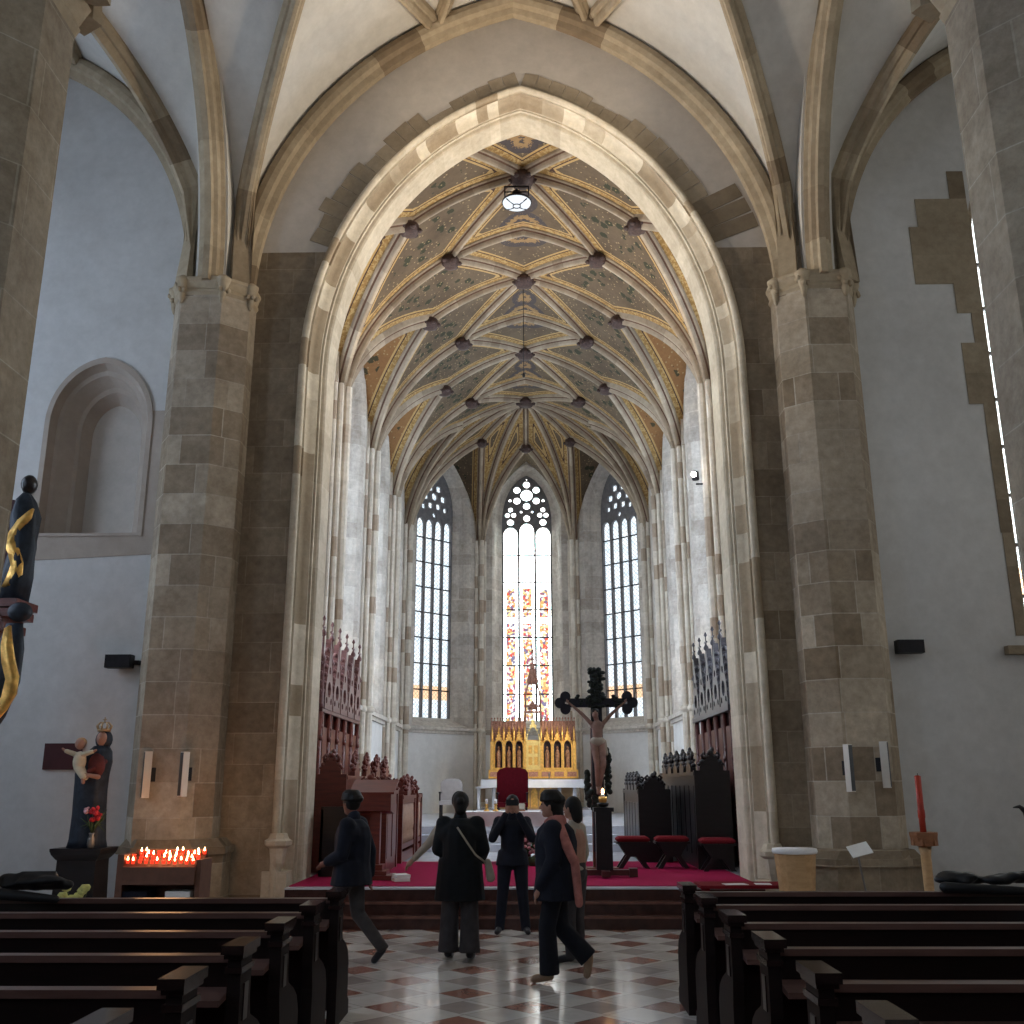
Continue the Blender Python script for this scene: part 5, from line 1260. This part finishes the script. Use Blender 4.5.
for sg in (-1, 1):
    q = MB()
    for k in range(26): q.ell((sg * random.uniform(.13, .19), -.02 + random.uniform(-.03, .03), (1.2 + k * .026 if sg > 0 else 1.0 + k * .02)), (.045, .03, .045), 6, 4)
    q.build('leaf_wreath', 'leaf_dark', t)
q = MB()
for k in range(16): q.ell((random.uniform(-.12, .12), -.08, random.uniform(.85, 1.2)), (.05, .03, .05), 6, 4)
q.build('leaf_wreath', 'leaf_dark', t); q = MB()
for k in range(40): q.ell((random.uniform(-.4, .4), -.05, 2.6 + random.uniform(-.08, .1)), (.035, .03, .025), 6, 4)
q.build('leaf_wreath', 'leaf_dark', t)
q = MB(); Yf = -.12
q.cap((0, Yf, 1.98), (0, Yf, 2.22), .075, .09); q.ell((0, Yf, 2.22), (.115, .07, .08), 10, 6); q.cap((0, Yf, 2.26), (-.02, Yf - .03, 2.36), .04, .04); q.ell((-.03, Yf - .05, 2.40), (.052, .06, .075), 10, 7)
for s in (-1, 1):
    q.cap((s * .10, Yf, 2.26), (s * .24, Yf + .03, 2.41), .034, .027); q.cap((s * .24, Yf + .03, 2.41), (s * .40, Yf + .06, 2.55), .027, .018); q.cap((s * .40, Yf + .06, 2.55), (s * .44, Yf + .06, 2.585), .017, .015, 6)
    for k in range(4): q.cap((s * .45, Yf + .04, 2.585 + k * .012), (s * .485, Yf + .03, 2.60 + k * .014), .008, .006, 5)
    q.cap((s * .05, Yf, 1.96), (s * .045 + .03, Yf - .07, 1.62), .075, .05); q.cap((s * .045 + .03, Yf - .07, 1.62), (s * .015, Yf + .01, 1.28), .05, .03); q.cap((s * .015, Yf + .01, 1.28), (s * .015, Yf - .05, 1.18), .03, .024)
q.build('corpus', 'corpus', t)
remesh(t.children[-1], .012, 2)
q = MB(); q.ell((0, Yf - .01, 1.97), (.125, .10, .09), 10, 6); q.cap((.1, Yf, 1.97), (.14, Yf, 1.78), .04, .025); q.build('loincloth', 'cream', t)
q = MB(); q.ell((-.03, Yf - .03, 2.43), (.068, .07, .068), 10, 6); q.build('hair', 'hair', t)
# ------------------------------------------------------------------ mass altar
t = thing('altar_table', (-.13, 18.4, .493), 'table altar with a grey-white frontal cloth in the middle of the choir', 'altar')
q = MB(); q.b2(-1.0, .92, -.4, .4, .80, .85); q.build('table_top', 'marble', t)
q = MB(); q.b2(-1.02, .94, -.43, .43, .85, .862); q.b2(-1.02, 1.02, -.44, -.42, .62, .862); q.build('altar_cloth', 'linen', t)
for x in (-.8, 0, .72): q = MB(); q.b2(x - .12, x + .12, -.25, .25, 0, .80); q.build('support', 'ebony_red', t)
t = thing('flower_arrangement', (.10, 17.75, .493), 'low arrangement of pink flowers on the floor before the table altar', 'flowers')
q = MB(); leafball(q, (0, 0, .32), .24, 46, .035); q.build('blooms', 'flower_pink', t); q = MB(); leafball(q, (0, .05, .26), .26, 46, .05); q.lathe([(.14, 0), (.18, .12), (.16, .14)], (0, 0, 0), 12); q.build('leaves', 'green', t)
for i, x in enumerate((-.78, -.62)):
    t = thing('candlestick', (x, 18.3, 1.357), ('brass candlestick closer to the cloth edge on the table altar', 'brass candlestick closer to the middle of the table altar')[i], 'candlestick')
    q = MB(); q.lathe([(.05, 0), (.05, .015), (.018, .04), (.03, .07), (.018, .1), (.04, .12)], (0, 0, 0), 10); q.build('stick', 'gold', t); q = MB(); q.lathe([(.025, .12), (.025, .2), (.004, .205)], (0, 0, 0), 10); q.build('wax', 'linen', t)
t = thing('book_stand', (-.25, 18.45, 1.357), 'low stand with an open book on the table altar', 'book stand'); q = MB(); q.box((0, 0, .05), (.3, .25, .03), mat=Matrix.Rotation(R(25), 3, 'X')); q.b2(-.1, .1, -.08, .08, -.0, .04); q.build('stand', 'mid_wood', t); q = MB(); q.box((0, -.005, .075), (.27, .21, .02), mat=Matrix.Rotation(R(25), 3, 'X')); q.build('open_book', 'cream', t)
for i, (y, z) in enumerate(((17.15, .56), (17.45, .63))):
    pass
# celebrant chairs
def high_chair(loc, w, h, mat, lab, arms=True):
    t = thing('celebrant_chair', loc, lab, 'chair')
    q = MB(); fr = frame((0, .2, 0), (1, 0, 0), (0, 1, 0)); q.prism(fr, [(-w / 2, .4), (w / 2, .4), (w / 2, h - .12), (w * .42, h - .04), (w * .25, h), (-w * .25, h), (-w * .42, h - .04), (-w / 2, h - .12)], [], -.05, .05); q.build('backrest', mat, t)
    q = MB(); q.b2(-w / 2, w / 2, -.28, .18, .38, .48); q.build('seat', mat, t)
    for x in (-1, 1):
        for y in (-.24, .2): q = MB(); q.b2(x * w * .44 - .025, x * w * .44 + .025, y - .025, y + .025, 0, .38); q.build('leg', 'ebony', t)
        q = MB(); q.b2(x * w * .47 - .03, x * w * .47 + .03, -.25, .18, .66, .70); q.b2(x * w * .47 - .02, x * w * .47 + .02, -.24, -.2, .48, .66); q.build('armrest', 'ebony', t)
high_chair((-2.05, 26.6, .94), .56, 1.02, 'chair_pale', 'pale grey high-backed chair by the bare apse wall')
high_chair((-.42, 23.6, .94), .72, 1.25, 'red_cloth', 'broad crimson high-backed chair in front of the golden altarpiece')
# ------------------------------------------------------------------ high altar
t = thing('high_altar', (.10, 31.2, 1.1), 'stone high altar block with white cloth below the golden altarpiece', 'altar')
q = MB(); q.b2(-1.35, 1.35, -.4, .5, .74, .86); q.build('altar_slab', 'marble', t)
q = MB(); q.b2(-1.58, 1.58, -.45, -.43, .62, .885); q.b2(-1.58, 1.58, -.45, .2, .86, .885); q.build('altar_cloth', 'linen', t)
for x in (-1.2, -.75, .75, 1.2): q = MB(); q.lathe([(.08, 0), (.06, .06), (.055, .66), (.08, .74)], (x, -.3, 0), 10); q.build('column', 'marble', t)
q = MB(); q.b2(-.6, .6, -.1, .4, 0, .74); q.b2(-1.25, 1.25, .2, .45, 0, .74); q.build('core', 'light_wood', t)
for k in range(5): q = MB(); x = -.5 + k * .25; q.prism(frame((x, -.11, 0), (1, 0, 0), (0, 1, 0)), [(-.1, .05), (.1, .05), (.1, .5), (0, .66), (-.1, .5)], [], -.02, .01); q.build('blind_arch', 'gold', t)
q = MB(); q.b2(-1.75, -1.4, -.3, .3, .60, .66); q.b2(1.4, 1.75, -.3, .3, .60, .66); q.b2(-1.7, -1.62, -.2, .2, 0, .6); q.b2(1.62, 1.7, -.2, .2, 0, .6); q.build('side_shelf', 'linen', t)
# altarpiece
t = thing('altarpiece', (.08, 31.45, 1.985), 'gilded gothic altarpiece with six niches and a central tabernacle', 'altarpiece')
q = MB(); q.b2(-1.36, 1.36, -.15, .25, .0, .26); q.build('predella', 'gold', t)
for k in range(7):
    x = -1.17 + k * .39; q = MB(); q.b2(x - .14, x + .14, -.165, -.15, .06, .2); q.build('predella_panel', 'gilt_roof', t)
q = MB(); q.b2(-1.32, 1.32, .1, .25, .26, 1.15); q.build('back_panel', 'gold', t)
def gable(x, w, z0, zs, zt, depth=.2, mat='gold'):
    q = MB(); f_ = frame((x, -.12, 0), (1, 0, 0), (0, 1, 0)); hole_ = [(px, pz) for px, pz in arch_path(w * .36, zt - .22 - zs, zs, z0 + .06, 8, 0, 1)]
    q.prism(f_, [(-w / 2, z0), (w / 2, z0), (w / 2, zs + .05), (w * .36, zs + .12), (0, zt + .06), (-w * .36, zs + .12), (-w / 2, zs + .05)], [hole_], 0, .1)
    for s in (-1, 1):
        for k in range(4): q.ell(f_(s * w * .36 * (1 - k / 4), -.01, zs + .15 + (zt - zs - .06) * k / 4), (.02, .02, .03), 6, 4)
    q.tube([f_(0, .05, zt + .04), f_(0, .05, zt + .2)], [.025, .008], 6); q.ell(f_(0, .05, zt + .13), (.035, .035, .02), 6, 4)
    return q.build('niche_frame', mat, t)
nx = [-1.05, -.74, -.43, .43, .74, 1.05]
for x in nx:
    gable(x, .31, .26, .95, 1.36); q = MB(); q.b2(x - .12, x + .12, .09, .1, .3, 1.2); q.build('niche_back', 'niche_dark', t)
    q = MB(); q.rings([[Vector((x + r * math.cos(a), .02 + r * .8 * math.sin(a), z)) for a in [2 * PI * k / 10 for k in range(10)]] for r, z in ((.07, .30), (.06, .5), (.075, .72), (.05, .82), (.025, .86))]); q.ell((x, .02, .91), (.035, .04, .05), 8, 6); q.build('figurine', 'figurine', t)
for x in (-1.25, -.895, -.585, .585, .895, 1.25, -.25, .25):
    q = MB(); q.b2(x - .035, x + .035, -.17, .0, .26, 1.1); q.lathe([(.045, 1.1), (.03, 1.2), (.035, 1.3), (.008, 1.55)], (x, -.1, 0), 6); q.build('buttress', 'gold', t)
gable(0, .48, .26, 1.15, 1.75, mat='gold_lite')
q = MB(); q.b2(-.19, .19, -.06, .0, .3, 1.12); q.build('tabernacle_door', 'gold_lite', t)
d_ = t.children[-1]
for dx in (-.085, .085):
    for dz in (.52, .86): q = MB(); q.b2(dx - .055, dx + .055, -.075, -.06, dz - .12, dz + .12); q.build('door_panel', 'gold', d_)
# reddish cresting roofs behind the gables
for s in (-1, 1):
    q = MB(); f_ = frame((0, .05, 0), (1, 0, 0), (0, 1, 0)); q.prism(f_, [(s * .22, 1.1), (s * 1.32, 1.1), (s * 1.30, 1.72), (s * .22, 1.72)], [], 0, .08)
    for k in range(12): x = s * (.28 + k * .09); q.tube([(x, .03, 1.15), (x, .02, 1.78)], [.02, .012], 5); q.ell((x, .02, 1.8), (.025, .025, .03), 6, 4)
    q.build('cresting', 'gilt_roof', t)
# central openwork tower
q = MB()
for s in (-1, 1):
    for y in (.0, .2):
        q.tube([(s * .24, y, 1.7), (s * .22, y, 2.55), (s * .12, y, 2.95), (0, .1, 3.35)], [.035, .03, .025, .015], 6)
for z, w in ((2.02, .27), (2.2, .23)): q.b2(-w, w, -.05, .25, z - .05, z)
q.lathe([(.16, 2.07), (.10, 2.2), (.02, 2.34)], (0, .1, 0), 8)
for k in range(8): a = k * PI / 4; q.tube([(.18 * math.cos(a), .1 + .12 * math.sin(a), 2.9), (0, .1, 3.55)], [.02, .01], 5)
q.lathe([(.12, 2.85), (.14, 2.95), (.08, 3.1), (.05, 3.3), (.08, 3.36), (.03, 3.5), (.02, 3.8), (.06, 3.86), (.015, 3.95), (.01, 4.1)], (0, .1, 0), 8)
for k in range(5):
    for s in (-1, 1): q.ell((s * (.10 - k * .016), .1, 2.95 + k * .17), (.04, .03, .035), 6, 4)
q.build('spire', 'gilt_roof', t)
# small candlesticks on the high altar
for i, x in enumerate((-.25, .55)):
    e = thing('candlestick', (x, 30.95, 1.975), ('thin silver candlestick on the high altar, by the crimson chair', 'thin silver candlestick on the high altar, by the side shelf')[i], 'candlestick'); q = MB(); q.lathe([(.05, 0), (.015, .03), (.02, .1), (.04, .14), (.012, .15), (.012, .2)], (0, 0, 0), 8); q.build('stick', 'iron_grey', e)
# carved tomb relief and statues on the choir piers
def relief(x, y, z0, z1, w, rz, lab):
    t = thing('wall_relief', (x, y, 0), lab, 'relief', rz)
    q = MB(); q.prism(FY, [(-w / 2, z0), (w / 2, z0), (w / 2, z1 - .5), (0, z1), (-w / 2, z1 - .5)], [], -.04, .03); q.build('slab', 'relief', t)
    q = MB()
    zz = z0 + .2
    while zz < z1 - .7:
        q.ell((random.uniform(-.12, .12) * w, -.05, zz), (w * .3, .06, .13), 8, 5); q.ell((random.choice((-1, 1)) * w * .33, -.04, zz + .1), (.06, .05, .1), 6, 4); zz += .22
    q.build('carving', 'relief', t)
relief(CX - CW + .02, 30.37, 5.0, 9.6, .9, R(90), 'tall narrow carved stone relief on the blank wall beside the three-light window')
relief(CX + CW - .02, 30.37, 4.6, 8.8, .9, R(-90), 'tall carved stone relief opposite, on the wall above the black choir benches')
# tablet and door in the lower choir wall
q = MB(); q.b2(CX - CW - .01, CX - CW + .03, 22.2, 23.2, 1.2, 3.1); q.b2(CX - CW - .01, CX - CW + .05, 22.1, 22.2, 1.1, 3.2); q.b2(CX - CW - .01, CX - CW + .05, 23.2, 23.3, 1.1, 3.2); tag(q.build('wall_tablet', 'relief'), 'pale framed stone tablet on the choir wall beyond the reddish stall backs', 'tablet')
# ------------------------------------------------------------------ hanging lamp and lights
t = thing('hanging_lamp', (CX - .12, 17.95, 13.22), 'round glass lamp in a dark square cage hanging from the painted vault', 'lamp')
q = MB(); q.tube([(0, 0, .22), (0, 0, .68)], .012, 6); q.build('wire', 'iron_grey', t)
q = MB()
for s in (-1, 1):
    q.b2(s * .24 - .012, s * .24 + .012, -.24, .24, .20, .225); q.b2(-.24, .24, s * .24 - .012, s * .24 + .012, .20, .225); q.b2(s * .24 - .012, s * .24 + .012, -.24, .24, .08, .10); q.b2(-.24, .24, s * .24 - .012, s * .24 + .012, .08, .10)
    for s2 in (-1, 1): q.b2(s * .24 - .012, s * .24 + .012, s2 * .24 - .012, s2 * .24 + .012, .0, .22)
q.lathe([(.02, .3), (.09, .24), (.10, .12), (.29, .04), (.31, .0), (.30, -.01)], (0, 0, 0), 20); q.build('cage', 'iron', t)
q = MB(); q.lathe([(.29, .0), (.28, -.03), (.18, -.07), (.01, -.08)], (0, 0, 0), 24); q.build('lamp_glass', 'lamp_white', t)
q = MB(); q.lathe([(.085, -.075), (.085, -.09), (.07, -.09), (.07, -.075)], (0, 0, 0), 16)
for k in range(4): a = PI / 4 + k * PI / 2; q.tube([(.075 * math.cos(a), .075 * math.sin(a), -.085), (.29 * math.cos(a), .29 * math.sin(a), -.04)], .013, 5)
q.build('glass_bars', 'iron', t)
q = MB(); q.tube([(CX - .02, 22.25, 13.55), (CX - .02, 22.25, 11.3)], .008, 5); q.ell((CX - .02, 22.25, 11.27), (.04, .04, .06), 8, 6); tag(q.build('pendant_wire', 'iron'), 'thin dark wire with a small weight hanging below the painted vault', 'wire')
t = thing('wall_spotlight', (CX + CW - .45, 20.1, 8.05), 'small round lit spotlight on the choir pier near the arch', 'spotlight')
q = MB(); q.lathe([(.04, .1), (.07, .08), (.08, -.08), (.06, -.1)], (0, 0, 0), 12); q.build('housing', 'iron', t)
q = MB(); q.ell((-.05, -.09, 0), (.055, .055, .055), 10, 8); q.build('bulb', 'spot_lamp', t); q = MB(); q.b2(0, .2, -.02, .02, -.2, -.17); q.build('bracket', 'iron', t)
# ------------------------------------------------------------------ side altar statue near the wall of the other aisle
sx, sy = -6.42, 12.3
t = thing('side_altar', (sx, sy, 0), 'dark red wooden side altar bracket carrying the gilt-draped figure', 'side altar')
q = MB(); q.b2(-1.4, -.28, .10, .35, 0, 5.4); q.build('back_board', 'red_sign', t)
q = MB()
for k, (w, z) in enumerate(((.14, 3.55), (.22, 3.63), (.18, 3.72), (.30, 3.80), (.34, 3.92))): q.b2(-.6, w - .18, -.35, .2, z, z + .1)
q.build('console', 'stall', t)
t = thing('gilt_statue', (sx - .02, sy - .1, 4.02), 'dark carved figure with billowing gold drapery beside the tall pillar', 'statue')
rr = []
for z, r, ox in ((0, .16, 0), (.3, .17, .03), (.7, .15, .05), (1.1, .17, .02), (1.3, .12, .0), (1.4, .05, 0)):
    rr.append([Vector((ox + r * math.cos(a) * (1 + .15 * math.sin(5 * a + z * 4)), r * math.sin(a) * (1 + .15 * math.sin(5 * a + z * 4)), z)) for a in [2 * PI * k / 20 for k in range(20)]])
q = MB(); q.sm = True; q.rings(rr); q.build('robe', 'robe_blue', t)
q = MB(); q.ell((.02, 0, 1.52), (.10, .11, .13), 10, 8); q.cap((0, 0, 1.38), (.01, 0, 1.45), .05, .05); q.build('head', 'ebony', t)
def ribbon(pts, w0, th=.03):
    q = MB(); rs = []
    for i, (x, z, w) in enumerate(pts):
        rs.append([Vector((x - w, -.17 - .03 * (i % 2), z)), Vector((x + w, -.17 + .04 * (i % 2), z + .04)), Vector((x + w, -.15 + th, z + .04)), Vector((x - w, -.15 + th, z))])
    q.sm = True; q.rings(rs); return q
ribbon([(.16, 1.12, .03), (.10, 1.0, .07), (.0, .86, .07), (-.06, .72, .06), (.02, .58, .07), (.08, .42, .06), (.06, .28, .09), (.0, .15, .06)], .1).build('gold_sash', 'gold', t)
t = thing('gilt_drapery', (sx + .14, sy - .48, 2.2), 'dark angel figure with gold hem hanging below the red side altar console', 'statue')
q = MB(); q.sm = True; q.rings([[Vector((ox + r * math.cos(a), .1 + r * .6 * math.sin(a), z)) for a in [2 * PI * k / 14 for k in range(14)]] for z, r, ox in ((.05, .08, -.2), (.4, .16, -.08), (.8, .2, .0), (1.2, .16, .04), (1.5, .1, .05))]); q.build('body', 'robe_blue', t)
q = MB(); q.ell((.16, -.02, 1.62), (.15, .12, .12), 10, 7); q.build('head', 'robe_blue', t)
ribbon([(.10, 1.4, .03), (.12, 1.2, .05), (.16, 1.0, .07), (.24, .8, .06), (.22, .6, .08), (.12, .42, .09), (.0, .25, .08), (-.1, .08, .07), (-.18, -.1, .05)], .1).build('gold_hem', 'gold', t)
# ------------------------------------------------------------------ light
w_ = bpy.data.worlds.new('world'); sc.world = w_; w_.use_nodes = True
w_.node_tree.nodes['Background'].inputs[0].default_value = (0.55, 0.65, 0.85, 1); w_.node_tree.nodes['Background'].inputs[1].default_value = 0.3
def area(name, loc, target, size, power, col, spread=180):
    l = bpy.data.lights.new(name, 'AREA'); l.energy = power; l.color = col; l.size = size; l.shape = 'DISK'; l.spread = R(spread)
    o = bpy.data.objects.new(name, l); COL.objects.link(o); o.location = loc
    o.rotation_euler = (Vector(target) - Vector(loc)).to_track_quat('-Z', 'Y').to_euler(); return o
def spot(name, loc, target, power, col, ang=100, blend=.6, r=.12):
    l = bpy.data.lights.new(name, 'SPOT'); l.energy = power; l.color = col; l.spot_size = R(ang); l.spot_blend = blend; l.shadow_soft_size = r
    o = bpy.data.objects.new(name, l); COL.objects.link(o); o.location = loc
    o.rotation_euler = (Vector(target) - Vector(loc)).to_track_quat('-Z', 'Y').to_euler(); return o
WARM = (1.0, 0.84, 0.64)
for s in (-1, 1):
    spot('pier_uplight', (-.2 + s * 3.7, 12.9, 9.3), (-.2 - s * 3.6, 12.4, 14.6), 520, WARM, 95)
    spot('choir_uplight', (CX + s * 3.3, 19.9, 8.4), (CX - s * 1.6, 17.0, 13.0), 330, (1, .82, .58), 130)
    spot('arch_lamp', (CX + s * 3.0, 13.9, 9.0), (CX - s * 3.3, 15.2, 10.5), 230, (1, .90, .74), 80)
spot('altar_spot', (1.9, 27.0, 5.2), (.08, 31.3, 2.6), 450, (1, .85, .6), 34)
l_ = bpy.data.lights.new('votive_glow', 'POINT'); l_.energy = 14; l_.color = (1, .50, .22); l_.shadow_soft_size = .3
o = bpy.data.objects.new('votive_glow', l_); COL.objects.link(o); o.location = (-4.47, 12.85, 1.25)
sc.view_settings.view_transform = 'Standard'; sc.view_settings.look = 'None'; sc.view_settings.gamma = 1; sc.view_settings.use_curve_mapping = False
sc.view_settings.exposure = 0.62
sc.cycles.use_denoising = True; sc.cycles.max_bounces = 6; sc.cycles.diffuse_bounces = 4; sc.cycles.sample_clamp_indirect = 6
